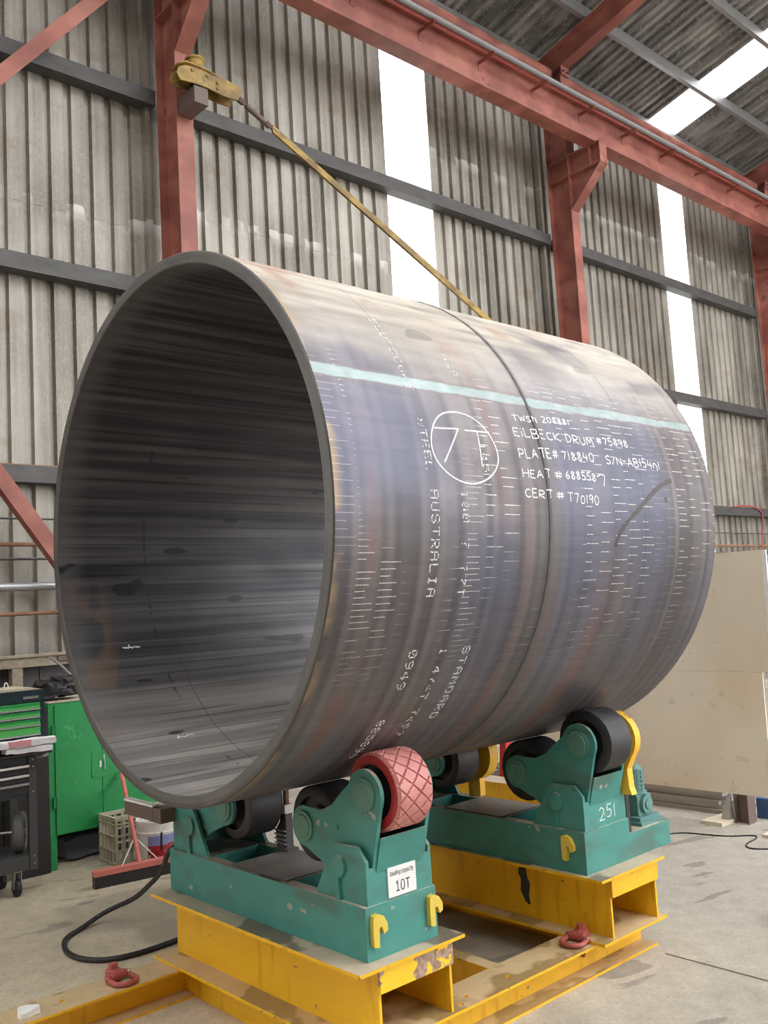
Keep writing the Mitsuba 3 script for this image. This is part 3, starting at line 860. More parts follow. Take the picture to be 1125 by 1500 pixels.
D2S = RO * math.pi / 180
for (t, ua, ub, deg, h, drop) in (('TWSN', 0.925, 1.065, 72.6, 0.026, -0.05), ('208881', 1.105, 1.28, 72.0, 0.026, -0.03), ('EiLBECK', 0.905, 1.185, 76.1, 0.036, 0.0), ('DRUM', 1.225, 1.40, 76.2, 0.035, 0.0), ('#75898', 1.43, 1.655, 75.7, 0.034, -0.02),
                               ('PLATE#', 0.905, 1.14, 80.9, 0.038, -0.06), ('718840', 1.165, 1.375, 80.3, 0.036, 0.0), ('S/N-AB154a1', 1.46, 1.86, 80.3, 0.036, 0.0), ('HEAT', 0.905, 1.07, 85.0, 0.032, -0.03), ('#', 1.095, 1.14, 84.8, 0.032, 0.0),
                               ('688558', 1.165, 1.36, 84.6, 0.032, 0.0), ('CERT', 0.905, 1.065, 89.0, 0.032, 0.0), ('#', 1.09, 1.135, 89.0, 0.032, 0.0), ('T70190', 1.16, 1.36, 89.6, 0.036, 0.02)):
    w = write(t, ua, ub, deg * D2S, h, 0, drop)
    if t == '688558':
        w += [[(1.37, 83.6 * D2S), (1.40, 82.9 * D2S), (1.425, 83.2 * D2S), (1.41, 85.6 * D2S)]]
    part(drum, 'chalk_writing', ribbons(w, 0.0050, on_drum, 0.25), 'm_chalk', label='handwritten white chalk letters and numbers')
cir = [(0.615 + (0.166 + 0.006 * math.sin(3 * t)) * math.cos(t), (79.8 + 7.25 * math.sin(t)) * D2S) for t in np.linspace(-1.7, 4.7, 80)]
seven = [[(0.478, 76.6 * D2S), (0.60, 76.2 * D2S), (0.497, 83.3 * D2S)], [(0.632, 76.3 * D2S), (0.762, 76.2 * D2S)], [(0.697, 76.0 * D2S), (0.686, 83.5 * D2S)]]
part(drum, 'chalk_circle', ribbons([cir] + seven, 0.0062, on_drum, 0.15), 'm_chalk', label='chalk ring round the mark 7T')
# stencilled dot letters running down round the drum, their tops towards the far end
DOT = {'A': '0E11111F111111', 'B': '1E11111E11111E', 'C': '0E11101010110E', 'D': '1E11111111111E', 'E': '1F10101E10101F', 'I': '0E04040404040E', 'L': '1010101010101F', 'N': '11191513111111', 'O': '0E11111111110E',
       'P': '1E11111E101010', 'R': '1E11111E141211', 'S': '0E11100E01110E', 'T': '1F040404040404', 'U': '1111111111110E', 'Z': '1F01020408101F', '0': '0E13151519110E', '1': '040C040404040E', '4': '02060A121F0202', '5': '1F101E0101110E',
       '6': '0608101E11110E', '7': '1F010204040404', '8': '0E11110E11110E', '9': '0E11110F01020C'}


def stencil(text, phi0, step, u_lo, u_hi, keep=0.9):
    V, Fs = [], []
    for i, ch in enumerate(text):
        if ch == ' ':
            continue
        bits = [int(DOT[ch][2 * r:2 * r + 2], 16) for r in range(7)]
        for r in range(7):
            for c in range(5):
                if bits[r] >> (4 - c) & 1 and rng.random() < keep:
                    s = (phi0 + i * step) * D2S + (c + 0.5) / 6.6 * step * D2S + rng.normal(0, 0.0004)
                    u = u_hi - (r + 0.5) / 7 * (u_hi - u_lo) + rng.normal(0, 0.0004)
                    a = rng.uniform(0.0020, 0.0032)
                    n0 = len(V)
                    for k in range(6):
                        V.append(on_drum(u + a * math.cos(k * math.pi / 3), s + 1.15 * a * math.sin(k * math.pi / 3), 0.0006))
                    Fs += [(n0, n0 + k, n0 + k + 1) for k in range(1, 5)]
    return trimesh.Trimesh(np.array(V), Fs, process=False)


for (t, ph, st, lo, hi, kp) in (('BLUESCOPE', 50.0, 2.2, 0.402, 0.436, 0.55), ('STEEL', 75.0, 2.1, 0.405, 0.438, 0.75), ('AUSTRALIA', 88.6, 2.24, 0.412, 0.452, 0.97), ('0949', 118.5, 2.35, 0.398, 0.436, 0.97),
                                ('885896', 135.0, 2.15, 0.396, 0.432, 0.9), ('100', 88.4, 2.2, 0.562, 0.596, 0.65), ('7 77T', 97.5, 2.3, 0.560, 0.596, 0.7), ('1 4747 7499', 118.6, 2.1, 0.545, 0.580, 0.7),
                                ('STANDARD', 118.8, 2.35, 0.662, 0.700, 0.95), ('NZS', 57.5, 2.2, 0.675, 0.71, 0.6), ('145', 78.5, 2.2, 0.69, 0.72, 0.7)):
    part(drum, 'stencil_lettering', stencil(t, ph, st, lo, hi, kp), 'm_chalk')
# long dark scrape on the right of the drum
sc = [(1.934, 82.9 * D2S), (1.85, 84.2 * D2S), (1.725, 87.6 * D2S), (1.61, 91.6 * D2S), (1.50, 95.9 * D2S), (1.47, 99.0 * D2S)]
part(drum, 'dark_scrape', ribbons([smooth_path(sc, 6)], 0.020, on_drum, 0.35), 'm_scrape', label='dark brown scrape mark')
part(drum, 'dark_spot', ribbons([[(1.862, 87.2 * D2S), (1.864, 88.4 * D2S)]], 0.020, on_drum, 0.1), 'm_scrape')
for ph in (-118.0, -150.0):
    marks = []
    for kq in range(5):
        u0 = (0.25 if ph > -130 else 0.30) + 0.018 * kq
        s0 = ph * RI * math.pi / 180
        marks.append([(u0, s0), (u0 + 0.012, s0 + rng.uniform(-.012, .012)), (u0 + 0.02, s0 + rng.uniform(-.012, .012))])
    part(drum, 'chalk_mark', ribbons(marks, 0.006, on_inside, 0.3), 'm_chalk')

# ------------------------------------------------------------------ yellow base frame and box beams
fr = thing('base_frame', 'yellow ladder frame of steel beams lying on the floor under both box beams', 'frame')
for yc in (2.575, 3.745):
    web, f0, f1 = i_beam((-0.6, yc, 0.063), (3.77, yc, 0.063), 0.126, 0.185, 0.010, 0.012, 'x')
    holes = [cyl((hx, yc + dy, 0.10), (hx, yc + dy, 0.14), hr, 14) for hx, dy, hr in (((2.585, -0.02, 0.010), (2.525, -0.055, 0.009), (2.83, -0.02, 0.010), (2.95, -0.07, 0.006), (3.325, -0.01, 0.0115)) if yc < 3 else ((1.765, 0.04, 0.0115), (1.53, 0.0, 0.010), (1.1, 0.0, 0.010)))]
    part(fr, 'side_rail', cat([web, f0, cut(f1, *holes)]), 'm_yellow')
for xc in (2.10, 2.87, 3.58):
    web, f0, f1 = i_beam((xc, 2.5885, 0.062), (xc, 3.7315, 0.062), 0.122, 0.13, 0.010, 0.012, 'y')
    part(fr, 'cross_member', cat([bx(xc - 0.032, xc - 0.024, 2.582, 3.738, 0.011, 0.115), bx(xc - 0.032, xc + 0.032, 2.669, 3.651, 0.115, 0.1255, 0.002), bx(xc - 0.032, xc + 0.032, 2.669, 3.651, 0.001, 0.011, 0.002)]), 'm_yellow')


def box_beam(label, x0, x1, w0, w1, y0, y1, chipped):
    k = thing('box_beam', label, 'beam')
    part(k, 'top_plate', bx(x0, x1, y0, y1, 0.385, 0.3975, 0.002), 'm_yellow')
    part(k, 'bottom_plate', bx(x0, x1, y0 + 0.01, y1, 0.1265, 0.138, 0.002), 'm_yellow')
    part(k, 'web', bx(w0, w0 + 0.012, y0 + 0.025, y1 - 0.05, 0.138, 0.385), 'm_yellow')
    part(k, 'web', bx(w1 - 0.012, w1, y0 + 0.025, y1 - 0.05, 0.138, 0.385), 'm_yellow')
    part(k, 'end_strip', bx(w0, w1, y0 + 0.012, y0 + 0.024, 0.306, 0.385, 0.002), 'm_chipped' if chipped else 'm_yellow', label='chipped yellow strip across the open end' if chipped else None)
    return k


b1 = box_beam('yellow hollow box beam with a chipped end, under the nearer roller stand', 1.997, 2.500, 2.094, 2.445, 2.455, 3.885, True)
b2 = box_beam('yellow hollow box beam under the farther roller stand, scorched on its web', 3.305, 3.790, 3.388, 3.742, 2.422, 3.885, False)
sc = [(2.93, 0.375), (2.945, 0.33), (2.93, 0.30), (2.937, 0.25), (2.915, 0.21), (2.90, 0.20), (2.905, 0.24), (2.895, 0.28), (2.91, 0.32), (2.915, 0.36)]
part(b2, 'scorch_mark', prism(sg.Polygon([(y, z) for y, z in sc]).buffer(0.008), 3.3872, 3.3885), 'm_ink', label='black burnt gouge')

# ------------------------------------------------------------------ roller stands
MIR = 2 * CY


def mirror(m):
    v = m.vertices.copy()
    v[:, 1] = MIR - v[:, 1]
    m = trimesh.Trimesh(v, m.faces[:, ::-1], process=False)
    return m


def idn(m):
    return m


WA, WB, PIV, WR = (2.545, 0.945), (2.905, 0.792), (2.67, 0.69), 0.1395
rock_poly = so.unary_union([sg.Point(WA).buffer(0.088, 24), sg.Point(WB).buffer(0.075, 24), sg.Polygon([(2.457, 0.945), (2.532, 0.655), (2.60, 0.628), (2.74, 0.640), (2.815, 0.682), (2.955, 0.737), (2.905, 0.867), (2.80, 0.862), (2.735, 0.888), (2.68, 0.935), (2.628, 0.975), (2.545, 0.99)])])
rock_poly = rock_poly.buffer(-0.012).buffer(0.012)
cheek_poly = sg.Polygon([(2.522, 0.576), (2.522, 0.722), (2.566, 0.768), (2.694, 0.764), (2.716, 0.74), (2.812, 0.576)])


def wheel_mesh(xc, c, w, groove):
    """A tyre with chamfered edges and, when grooved, a diamond tread cut into it."""
    x0, x1 = xc - w / 2, xc + w / 2
    if not groove:
        return lathe([(x0, 0.100), (x0 + 0.002, 0.126), (x0 + 0.010, WR), (x1 - 0.010, WR), (x1 - 0.002, 0.126), (x1, 0.100)], (0, c[0], c[1]), 'x', 72)
    na, nx = 420, 50
    ang = np.arange(na) * 2 * np.pi / na
    xs = np.r_[x0, x0 + 0.002, np.linspace(x0 + 0.010, x1 - 0.010, nx), x1 - 0.002, x1]
    V = np.zeros((len(xs), na, 3))
    for i, xx in enumerate(xs):
        r = np.full(na, WR)
        if i in (0, len(xs) - 1):
            r[:] = 0.100
        elif i in (1, len(xs) - 2):
            r[:] = 0.130
        else:
            s = ang * WR
            per = 2 * np.pi * WR / 14
            a = np.abs(((s + 0.9 * (xx - x0)) / per) % 1 - 0.5) * per
            b = np.abs(((s - 0.9 * (xx - x0)) / per) % 1 - 0.5) * per
            r -= 0.006 * (np.minimum(a, b) < 0.0030)
        V[i, :, 0], V[i, :, 1], V[i, :, 2] = xx, c[0] + r * np.cos(ang), c[1] + r * np.sin(ang)
    m = len(xs)
    f = []
    jj = np.arange(na)
    for i in range(m):
        i2 = (i + 1) % m
        a, b, c2, d = i * na + jj, i * na + (jj + 1) % na, i2 * na + (jj + 1) % na, i2 * na + jj
        f += [np.stack([a, b, c2], -1), np.stack([a, c2, d], -1)]
    t = trimesh.Trimesh(V.reshape(-1, 3), np.vstack(f), process=False)
    if t.volume < 0:
        t.invert()
    return t


def bogie(stand, X, flip, red):
    """The bracket, rocker arm and two wheels of one end; X = the stand's near face."""
    mm = mirror if flip else idn
    xa, xb = X + 0.018, X + 0.316
    bracket = part(stand, 'bracket', mm(cat([prism(cheek_poly, xa, xa + 0.014), prism(cheek_poly, xb, xb + 0.014), bx(xa + 0.014, xb, 2.522, 2.534, 0.576, 0.698)])), 'm_teal')
    for (q0, q1) in ((xa - 0.014, xa), (xb + 0.014, xb + 0.028)):
        part(bracket, 'pivot_pin', mm(lathe([(q0, 0), (q0, 0.034), (q0 + 0.003, 0.040), (q1, 0.040), (q1, 0)], (0,) + PIV, 'x', 32)), 'm_teal', 30)
        part(bracket, 'gusset', mm(prism([(2.664, 0.652), (2.676, 0.652), (2.684, 0.576), (2.660, 0.576)], q0 + 0.002, q1)), 'm_teal')
    arm = part(stand, 'rocker_arm', mm(cat([prism(rock_poly, X + 0.048, X + 0.064), prism(rock_poly, X + 0.284, X + 0.300),
                                            prism([(2.486, 0.80), (2.494, 0.80), (2.536, 0.655), (2.528, 0.655)], X + 0.064, X + 0.284),
                                            prism([(2.545, 0.645), (2.80, 0.69), (2.80, 0.682), (2.545, 0.637)], X + 0.064, X + 0.284)])), 'm_teal')
    for (c, hr) in ((WA, 0.058), (WB, 0.056)):
        for (q0, q1) in ((X + 0.034, X + 0.048), (X + 0.300, X + 0.314)):
            o0, o1 = (q0, q1) if q0 < X + 0.1 else (q1, q0)
            part(arm, 'hub_cap', mm(lathe([(o0, 0.0), (o0, hr * 0.74), (o0 + (o1 - o0) * 0.3, hr * 0.78), (o0 + (o1 - o0) * 0.35, hr), (o1, hr), (o1, 0.0)], (0,) + c, 'x', 40)), 'm_hubteal', 30)
            bolts = []
            for kq in range(6):
                t = kq * math.pi / 3 + 0.4
                bolts.append(cyl((min(o0, o0 + (o0 - o1) * 0.15), c[0] + hr * 0.5 * math.cos(t), c[1] + hr * 0.5 * math.sin(t)), (max(o0, o0 + (o0 - o1) * 0.15) + 0.001, c[0] + hr * 0.5 * math.cos(t), c[1] + hr * 0.5 * math.sin(t)), 0.0035, 6))
    part(arm, 'grease_boss', mm(cyl((X + 0.043, 2.71, 0.815), (X + 0.048, 2.71, 0.815), 0.012, 16)), 'm_teal')
    for (c, rd) in ((WA, red), (WB, False)):
        w = part(stand, 'wheel', mm(wheel_mesh(X + 0.174, c, 0.17, rd)), 'm_tread' if rd else 'm_rubber', 35, label='worn red wheel with a diamond tread' if rd else None)
        if rd:
            x0 = X + 0.174 - 0.085
            part(w, 'side_ring', mm(lathe([(x0 - 0.0012, 0.098), (x0 - 0.0012, 0.1285), (x0 + 0.004, 0.1285), (x0 + 0.004, 0.098)], (0,) + c, 'x', 64)), 'm_red')
        part(w, 'hub', mm(lathe([(X + 0.074, 0.02), (X + 0.074, 0.045), (X + 0.112, 0.05), (X + 0.112, 0.0995), (X + 0.236, 0.0995), (X + 0.236, 0.05), (X + 0.275, 0.045), (X + 0.275, 0.02)], (0,) + c, 'x', 48)), 'm_black', 30)


def hook_mesh():
    """A flat J-shaped keeper in the (a, b) plane, 0.1 high."""
    return sg.Polygon([(-0.012, 0.0), (0.006, -0.004), (0.008, 0.058), (0.022, 0.064), (0.030, 0.050), (0.033, 0.036), (0.046, 0.042), (0.046, 0.064), (0.030, 0.090), (0.008, 0.100), (-0.010, 0.096), (-0.013, 0.07)]).buffer(0.003)


def stand_base(stand, X, x1):
    outer = bx(X, x1, 2.515, MIR - 2.515, 0.398, 0.576, 0.003)
    p1, p2 = bx(X + 0.05, x1 - 0.05, 2.80, 2.99, 0.43, 0.60), bx(X + 0.05, x1 - 0.05, MIR - 2.99, MIR - 2.80, 0.43, 0.60)
    return cut(outer, p1, p2)


X1 = 2.085
s1 = thing('roller_stand', 'nearer teal roller stand with one red diamond-tread wheel and a capacity plate', 'roller stand')
part(s1, 'base', stand_base(s1, X1, X1 + 0.338), 'm_teal')
part(s1, 'deck_cover', bx(X1 + 0.02, X1 + 0.318, 3.0, MIR - 3.0, 0.5765, 0.5815, 0.001), 'm_dark', label='grimy grey deck plate')
bogie(s1, X1, False, True)
bogie(s1, X1, True, False)
sg_ = part(s1, 'capacity_sign', bx(2.197, 2.331, 2.516, 2.5215, 0.583, 0.684, 0.001), 'm_white', label='white capacity plate')


def lettering(text, height, x0, y, z0, bold=False, width=None, depth=0.001):
    m = meshkit.text_mesh(text, height, depth, bold)
    if width:
        m.apply_scale([width / (m.bounds[1][0] - m.bounds[0][0]), 1, 1])
    v = m.vertices
    w = np.stack([v[:, 0] - v[:, 0].min() + x0, y - v[:, 2], z0 + v[:, 1]], -1)
    return trimesh.Trimesh(w, m.faces, process=False)


part(sg_, 'lettering', lettering('loading capacity', 0.0165, 2.206, 2.5162, 0.655, False, 0.114), 'm_ink')
part(sg_, 'lettering', lettering('10T', 0.036, 2.232, 2.5162, 0.598, False, 0.068), 'm_ink')
for xh in (2.118, 2.388):
    part(s1, 'keeper_hook', prism(sg.Polygon([(xh + a, 0.449 + b) for a, b in hook_mesh().exterior.coords]), 2.496, 2.5155, 'y'), 'm_hookyellow', label='yellow keeper hook')
# arm bolted to the far bracket
arm_ = part(s1, 'stop_arm', cat([bx(2.028, 2.036, 3.905, 4.180, 0.698, 0.760), bx(2.028, 2.062, 3.905, 4.180, 0.752, 0.760), bx(2.028, 2.062, 3.905, 4.180, 0.698, 0.706), bx(2.03, 2.110, 3.835, 3.915, 0.695, 0.757)]), 'm_brown', label='steel channel arm with a worn bright top')
part(arm_, 'worn_edge', bx(2.0255, 2.062, 3.902, 4.181, 0.7605, 0.7690), 'm_white')
# screw jack with a rusty rod standing on the deck
jk = thing('screw_jack', 'small black screw jack with white collar and rusty rod on the nearer roller stand', 'jack')
xj, yj = 2.385, 3.385
part(jk, 'foot', bx(xj - 0.03, xj + 0.03, yj - 0.05, yj + 0.05, 0.582, 0.590, 0.002), 'm_dark')
part(jk, 'body', prism([(yj - 0.028, 0.59), (yj + 0.045, 0.59), (yj + 0.05, 0.66), (yj + 0.015, 0.70), (yj + 0.01, 0.735), (yj - 0.028, 0.735)], xj - 0.018, xj + 0.018), 'm_dark')
for zf in (0.605, 0.623, 0.641, 0.659):
    part(jk, 'fin', bx(xj - 0.024, xj + 0.024, yj - 0.025, yj + 0.055, zf, zf + 0.006, 0.001), 'm_galv')
part(jk, 'collar', bx(xj - 0.022, xj + 0.022, yj - 0.03, yj + 0.014, 0.735, 0.772, 0.003), 'm_white', label='white collar')
part(jk, 'rod', cyl((xj, yj - 0.012, 0.772), (xj, yj - 0.012, 0.868), 0.013, 12), 'm_rust')

X2 = 3.332
s2 = thing('roller_stand', 'farther teal driven roller stand with black wheels and a gear motor', 'roller stand')
base2 = cat([stand_base(s2, X2, X2 + 0.336), bx(X2 + 0.3361, 4.0, 2.515, 3.10, 0.398, 0.507, 0.003)])
part(s2, 'base', base2, 'm_teal')
part(s2, 'deck_cover', bx(X2 + 0.02, X2 + 0.316, 3.0, MIR - 3.0, 0.5765, 0.5815, 0.001), 'm_dark', label='grimy grey deck plate')
bogie(s2, X2, False, False)
bogie(s2, X2, True, False)
part(s2, 'keeper_hook', prism(sg.Polygon([(2.615 - a, 0.455 + b) for a, b in hook_mesh().exterior.coords]), X2 - 0.019, X2 + 0.0005), 'm_hookyellow', label='yellow keeper hook')


def on_front(u, s, h=0.0006):
    return np.stack([np.asarray(u), np.full(np.shape(u), 2.5215 - h), np.asarray(s)], -1)


def flat_write(text, x0, x1, z0, h):
    out = write(text, x0, x1, 0.0, h)
    return [[(a, z0 - b) for a, b in ln] for ln in out]


part(s2, 'chalk_number', ribbons(flat_write('251', 3.46, 3.58, 0.605, 0.058), 0.004, on_front, 0.2), 'm_chalk', label='chalk number 251')
gpoly = so.unary_union([sg.Point(2.55, 0.935).buffer(0.12, 24), sg.Polygon([(2.44, 0.89), (2.487, 0.80), (2.482, 0.715), (2.470, 0.685), (2.548, 0.685), (2.548, 0.772), (2.60, 0.775), (2.66, 0.87)])])
gd = part(s2, 'chain_guard', cat([prism(gpoly, 3.648, 3.652), prism(gpoly.difference(gpoly.buffer(-0.006)), 3.652, 3.686), prism(gpoly, 3.686, 3.690)]), 'm_guard', label='bright yellow chain guard')
c5 = write('C5', -0.06, 0.03, 0.0, 0.03)


def on_guard(u, s, h=0.0008):
    t = np.asarray(u) / 0.12 + math.radians(118)
    return np.stack([3.668 - np.asarray(s), 2.55 + (0.12 + h) * np.cos(t), 0.935 + (0.12 + h) * np.sin(t)], -1)


part(gd, 'paint_mark', ribbons(c5, 0.006, on_guard, 0.2), 'm_rust')
part(s2, 'guard_post', bx(3.672, 3.70, 2.525, 2.575, 0.507, 0.684, 0.002), 'm_black')
g2 = sg.Point(MIR - WB[0] - 0.02, 0.79).buffer(0.13, 24)
part(s2, 'chain_guard', cat([prism(g2, 3.655, 3.66), prism(g2.difference(g2.buffer(-0.006)), 3.66, 3.72), bx(3.66, 3.70, MIR - WB[0] - 0.06, MIR - WB[0] + 0.02, 0.576, 0.67)]), 'm_guard', label='yellow chain guard of the far wheels')
mo = part(s2, 'gear_motor', cat([bx(3.80, 3.99, 2.535, 2.72, 0.507, 0.523, 0.003), bx(3.815, 3.975, 2.55, 2.71, 0.523, 0.541, 0.003), bx(3.84, 3.94, 2.575, 2.69, 0.541, 0.64, 0.01),
                                 lathe([(0.64, 0), (0.64, 0.062), (0.648, 0.062), (0.65, 0.048), (0.755, 0.048), (0.775, 0.030), (0.778, 0)], (3.890, 2.625, 0), 'z', 32)]), 'm_motor', 30, label='pale teal upright gear motor')
for zf in (0.665, 0.685, 0.705, 0.725, 0.745):
    part(mo, 'cooling_rib', lathe([(zf, 0.046), (zf, 0.053), (zf + 0.006, 0.053), (zf + 0.006, 0.046)], (3.890, 2.625, 0), 'z', 28), 'm_motor')
for kq in range(8):
    t = kq * math.pi / 4
    part(mo, 'cooling_fin', bx(3.890 + 0.049 * math.cos(t) - 0.003, 3.890 + 0.049 * math.cos(t) + 0.003, 2.625 + 0.049 * math.sin(t) - 0.003, 2.625 + 0.049 * math.sin(t) + 0.003, 0.652, 0.752), 'm_motor')
part(mo, 'flange', lathe([(2.552, 0), (2.552, 0.022), (2.558, 0.022), (2.558, 0.042), (2.575, 0.042), (2.575, 0)], (3.90, 0, 0.592), 'y', 24), 'm_motor', 30)
part(mo, 'terminal_box', bx(3.941, 3.965, 2.58, 2.64, 0.55, 0.63, 0.004), 'm_motor')

# ------------------------------------------------------------------ swivel lifting rings on the rails


def lifting_ring(label, x, y, z, ang):
    k = thing('lifting_ring', label, 'lifting ring', 'red swivel lifting rings on the yellow rails')
    M = trimesh.transformations.rotation_matrix(ang, [0, 0, 1])
    M[:3, 3] = (x, y, z)

    def tr(m):
        m = m.copy()
        m.apply_transform(M)
        return m
    part(k, 'body', tr(lathe([(0, 0), (0, 0.030), (0.010, 0.034), (0.040, 0.032), (0.046, 0.022), (0.046, 0)], (0, 0, 0), 'z', 28)), 'm_lifting', 30)
    part(k, 'bolt_head', tr(lathe([(0.046, 0), (0.046, 0.019), (0.066, 0.019), (0.066, 0)], (0, 0, 0), 'z', 6)), 'm_lifting')
    part(k, 'nut', tr(lathe([(-0.070, 0), (-0.070, 0.010), (-0.050, 0.012), (-0.048, 0.019), (-0.0112, 0.019), (-0.0112, 0.0105), (-0.0005, 0.0105), (-0.0005, 0)], (0, 0, 0), 'z', 6)), 'm_lifting')
    part(k, 'pin_barrel', tr(cyl((0.030, -0.036, 0.022), (0.030, 0.036, 0.022), 0.018, 18, 0.003)), 'm_lifting', 30)
    t = np.linspace(-0.5 * np.pi, 0.5 * np.pi, 17)
    bow = [(0.030, -0.047, 0.020)] + [(0.075 + 0.045 * math.cos(a), 0.048 * math.sin(a), 0.012) for a in t] + [(0.030, 0.047, 0.020)]
    part(k, 'ring', tr(cat([tube(smooth_path(bow, 3), 0.0105, 12), trimesh.creation.icosphere(2, 0.014).apply_translation((0.030, -0.047, 0.020)), trimesh.creation.icosphere(2, 0.014).apply_translation((0.030, 0.047, 0.020))])), 'm_lifting', 40)
    part(k, 'lock_tab', tr(bx(0.028, 0.048, 0.038, 0.056, 0.014, 0.032, 0.003)), 'm_chrome')


lifting_ring('red swivel lifting ring on the far yellow rail, at the lower left', 1.765, 3.785, 0.1265, math.radians(-78))
lifting_ring('red swivel lifting ring on the near yellow rail, beside the farther box beam', 3.325, 2.565, 0.1265, math.radians(186))

# ------------------------------------------------------------------ left: cabinet, tool chest, broom, bucket, crate
cab = thing('steel_cabinet', 'green painted two-door steel cabinet on legs, behind the drum at left', 'cabinet')
part(cab, 'body', bx(2.467, 3.42, 6.168, 6.62, 0.220, 1.083, 0.004), 'm_green')
for (xl, yl) in ((2.470, 6.170), (3.375, 6.170), (2.470, 6.575), (3.375, 6.575)):
    part(cab, 'leg', bx(xl, xl + 0.042, yl, yl + 0.042, 0.0, 0.2199), 'm_green')
for (a, b) in ((2.508, 2.831), (2.835, 3.395)):
    dk = part(cab, 'door', bx(a, b, 6.158, 6.167, 0.224, 1.066, 0.002), 'm_green')
    if a < 2.6:
        for zh in (0.905, 0.435):
            part(dk, 'hinge', cat([bx(2.488, 2.505, 6.150, 6.167, zh - 0.035, zh + 0.035, 0.002), bx(2.511, 2.530, 6.150, 6.158, zh - 0.035, zh + 0.035, 0.002), cyl((2.508, 6.150, zh - 0.035), (2.508, 6.150, zh + 0.035), 0.006, 8)]), 'm_green')
        lp = part(dk, 'lock_plate', prism(sg.box(2.775, 0.57, 2.865, 0.715).buffer(0.018), 6.152, 6.158, 'y'), 'm_green')
    else:
        part(dk, 'handle', cat([cyl((2.845, 6.146, 0.60), (2.845, 6.146, 0.66), 0.006, 8), bx(2.838, 2.852, 6.144, 6.152, 0.66, 0.672)]), 'm_lightgreen')
scr = []
for kq in range(9):
    x0, z0 = rng.uniform(2.56, 2.68), rng.uniform(0.70, 0.98)
    scr.append([(x0 + rng.uniform(-.02, .02), z0), (x0 + rng.uniform(-.01, .03), z0 + rng.uniform(.01, .04)), (x0 + rng.uniform(0, .04), z0 + rng.uniform(-.02, .03))])
part(lp, 'keyhole_highlight', bx(2.812, 2.824, 6.1505, 6.1525, 0.62, 0.66), 'm_white')  # white strips painted for the highlights on the lock plate
part(lp, 'highlight_run', bx(2.842, 2.848, 6.1510, 6.1525, 0.66, 0.70), 'm_white')  # second painted highlight
part(cab, 'scratch_marks', ribbons(scr, 0.0022, lambda u, s: np.stack([np.asarray(u), np.full(np.shape(u), 6.1572), np.asarray(s)], -1), 0.2), 'm_lightgreen')
part(cab, 'top_edge', bx(2.467, 3.42, 6.162, 6.62, 1.083, 1.092, 0.002), 'm_crate')

tr_ = thing('tool_trolley', 'black steel tool trolley with chrome drawer pulls and castors, at the left edge', 'trolley')
part(tr_, 'box', bx(1.52, 2.19, 5.765, 6.10, 0.575, 0.815, 0.004), 'm_navy')
for xp in (1.50, 2.182):
    for yp in (5.750, 6.07):
        po = part(tr_, 'post', bx(xp - 0.008, xp + 0.040, yp, yp + 0.035, 0.145, 0.815, 0.002), 'm_post')
        if yp < 6:
            for zb in (0.795, 0.755, 0.605, 0.225, 0.185):
                part(po, 'bolt', lathe([(5.744, 0), (5.744, 0.004), (5.7495, 0.006), (5.7495, 0)], (xp + 0.0175, 0, zb), 'y', 10), 'm_chrome')
for (z0, z1) in ((0.718, 0.770), (0.668, 0.714), (0.600, 0.664)):
    dk = part(tr_, 'drawer', bx(1.54, 2.178, 5.754, 5.766, z0, z1, 0.002), 'm_black')
    part(dk, 'pull', bx(1.545, 2.176, 5.742, 5.7545, z1 - 0.016, z1 - 0.002, 0.003), 'm_chrome' if z1 > 0.7 else 'm_grey')
part(tr_, 'shelf', bx(1.52, 2.19, 5.757, 6.10, 0.150, 0.235, 0.004), 'm_post')
part(tr_, 'handle', tube(smooth_path([(2.200, 5.80, 0.775), (2.25, 5.80, 0.80), (2.285, 5.80, 0.80), (2.285, 6.05, 0.80), (2.20, 6.05, 0.775)], 6), 0.009, 8), 'm_grey', 40)
for (xc, yc) in ((2.11, 5.80), (1.58, 5.80), (2.11, 6.05), (1.58, 6.05)):
    cs = part(tr_, 'castor', lathe([(xc - 0.016, 0.012), (xc - 0.016, 0.044), (xc - 0.010, 0.050), (xc + 0.010, 0.050), (xc + 0.016, 0.044), (xc + 0.016, 0.012)], (0, yc, 0.050), 'x', 28), 'm_rubber', 30)
    part(cs, 'fork', cat([prism([(yc - 0.014, 0.045), (yc + 0.014, 0.045), (yc + 0.03, 0.145), (yc - 0.03, 0.145)], xc + 0.018, xc + 0.022), prism([(yc - 0.014, 0.045), (yc + 0.014, 0.045), (yc + 0.03, 0.145), (yc - 0.03, 0.145)], xc - 0.022, xc - 0.018),
                          bx(xc - 0.024, xc + 0.024, yc - 0.03, yc + 0.03, 0.143, 0.150)]), 'm_galv')
tw = thing('spare_wheel', 'grey rubber-tyred wheel standing on the bottom shelf of the tool trolley', 'wheel')
RW = trimesh.transformations.rotation_matrix(math.radians(-26), [0, 0, 1], [2.165, 5.885, 0.36])


def turned(m):
    m = m.copy()
    m.apply_transform(RW)
    return m


